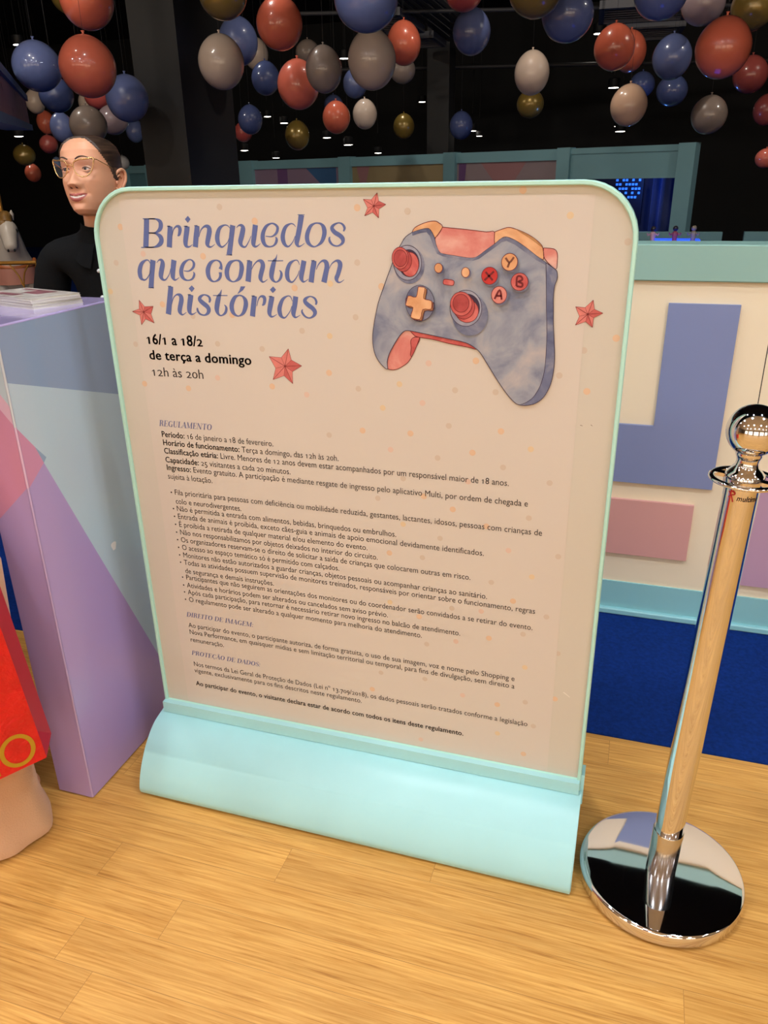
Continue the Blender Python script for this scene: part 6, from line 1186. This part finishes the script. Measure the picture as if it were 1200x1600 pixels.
for s, cx, cy in ((1, .115, .005), (-1, -.115, -.01)):
    rows = []
    for z, rx, ry in ((.010, .133, .122), (.028, .134, .123), (.034, .130, .119), (.10, .116, .112), (.22, .112, .110), (.45, .128, .122), (.68, .142, .130), (.86, .115, .125), (.95, .095, .125)):
        x0 = cx if z < .8 else cx * (.62 if z < .9 else .5)
        rows.append([Q(x0 + rx * math.cos(a) * (1 + .045 * math.sin(5 * a + z * 6) + .02 * math.sin(9 * a + 14 * z)), cy + ry * math.sin(a) * (1 + .045 * math.cos(4 * a - z * 5)), z) for a in np.linspace(0, 2 * math.pi, 49)[:-1]])
    tr.rings(rows, BEIGE)
part(tr, 'trousers', q_, 60, 'wide beige trousers with a stitched hem')
part(cloth_from(body2_v, body2_f, lambda p: .80 < p.z < 1.43 and not (p.z > 1.39 and math.hypot(p.x + 1.44, p.y - 1.05) < .07) and not (p.z < 1.22 and abs(p.x + 1.44) > .165), .026, TOPM), 'blouse', q_, 180)
for s in (-1, 1): part(MB().ell(Q(s * .117, .02, .036), (.042, .085, .034), mat('tan_shoes', (120, 84, 58), .5), 20, 12), 'shoe', q_, 80)

# red shopping bag
RED = mat('red_paper', (216, 8, 16), .32, coat=.25, var=.12, vscale=14, rgb2=(190, 4, 12), bump=.7, bscale=38); REDK = mat('red_gusset', (178, 22, 44), .4); GLD = mat('gold_print', (186, 150, 40), .35, metal=.5)
BO = Vector((-1.100, 1.034, .28)); ba = Vector((-.584, -.812, 0)); bn = Vector((.812, -.584, 0)); bg = Vector((-.55, .835, 0)).normalized()
bag = thing('shopping_bag', tuple(BO), 'glossy red paper shopping bag with big gold letters, hanging at the left edge', 'bag')
TIL = Matrix.Translation(BO) @ Matrix.Rotation(R(-5.5), 4, Vector((-.284, .874, 0)).normalized()) @ Matrix.Translation(-BO)
W_, H_, D_ = .30, .40, .085
def BP(a, g, z, n=0.0): return BO + ba * a + bg * g + bn * n + Vector((0, 0, z))
fr = MB().poly([BP(0, 0, 0), BP(W_, 0, 0), BP(W_, 0, H_), BP(0, 0, H_)], RED).poly([BP(0, D_, 0), BP(W_, D_, 0), BP(W_, D_, H_), BP(0, D_, H_)], RED)
fr.poly([BP(0, 0, 0), BP(W_, 0, 0), BP(W_, D_, 0), BP(0, D_, 0)], RED)
part(fr.xf(TIL), 'bag_panel', bag)
gs = MB()
for a in (0, W_):
    fold = a + (.018 if a == 0 else -.018)
    gs.poly([BP(a, 0, 0), BP(a, 0, H_), BP(fold, D_ / 2, H_), BP(fold, D_ / 2, .05)], REDK); gs.poly([BP(a, D_, 0), BP(a, D_, H_), BP(fold, D_ / 2, H_), BP(fold, D_ / 2, .05)], REDK); gs.poly([BP(a, 0, 0), BP(fold, D_ / 2, .05), BP(a, D_, 0)], REDK)
part(gs.xf(TIL), 'gusset', bag)
lt = MB()
cO = (.0465, .046); ro, ri = .0345, .0255
ring_o = [(cO[0] + ro * math.cos(t), cO[1] + ro * math.sin(t) * 1.12) for t in np.linspace(0, 2 * math.pi, 49)[:-1]]; ring_i = [(cO[0] + ri * math.cos(t), cO[1] + ri * math.sin(t) * 1.16) for t in np.linspace(0, 2 * math.pi, 49)[:-1]]
lt.rings([[BP(a, 0, z, .0008) for a, z in ring_o], [BP(a, 0, z, .0008) for a, z in ring_i]], GLD, cap=False)
lt.poly([BP(a, 0, z, .0008) for a, z in ((.1385, .007), (.1385, .085), (.1295, .085), (.1295, .016), (.0905, .016), (.0905, .007))], GLD)
part(lt.xf(TIL), 'gold_lettering', bag, None, 'gold letters L and O')
hd = MB(); hp = Q(.186, -.115, .838)
for g in (.012, D_ - .012):
    a0, a1 = TIL @ BP(.09, g, H_ - .02), TIL @ BP(.21, g, H_ - .02)
    hd.tube(smooth_path([a0, a0.lerp(hp, .6) + ba * -.01, hp + Vector((0, 0, -.004)), a1.lerp(hp, .6) + ba * .01, a1], 6), .0035, REDK, 8)
part(hd, 'cord_handle', bag, 60)
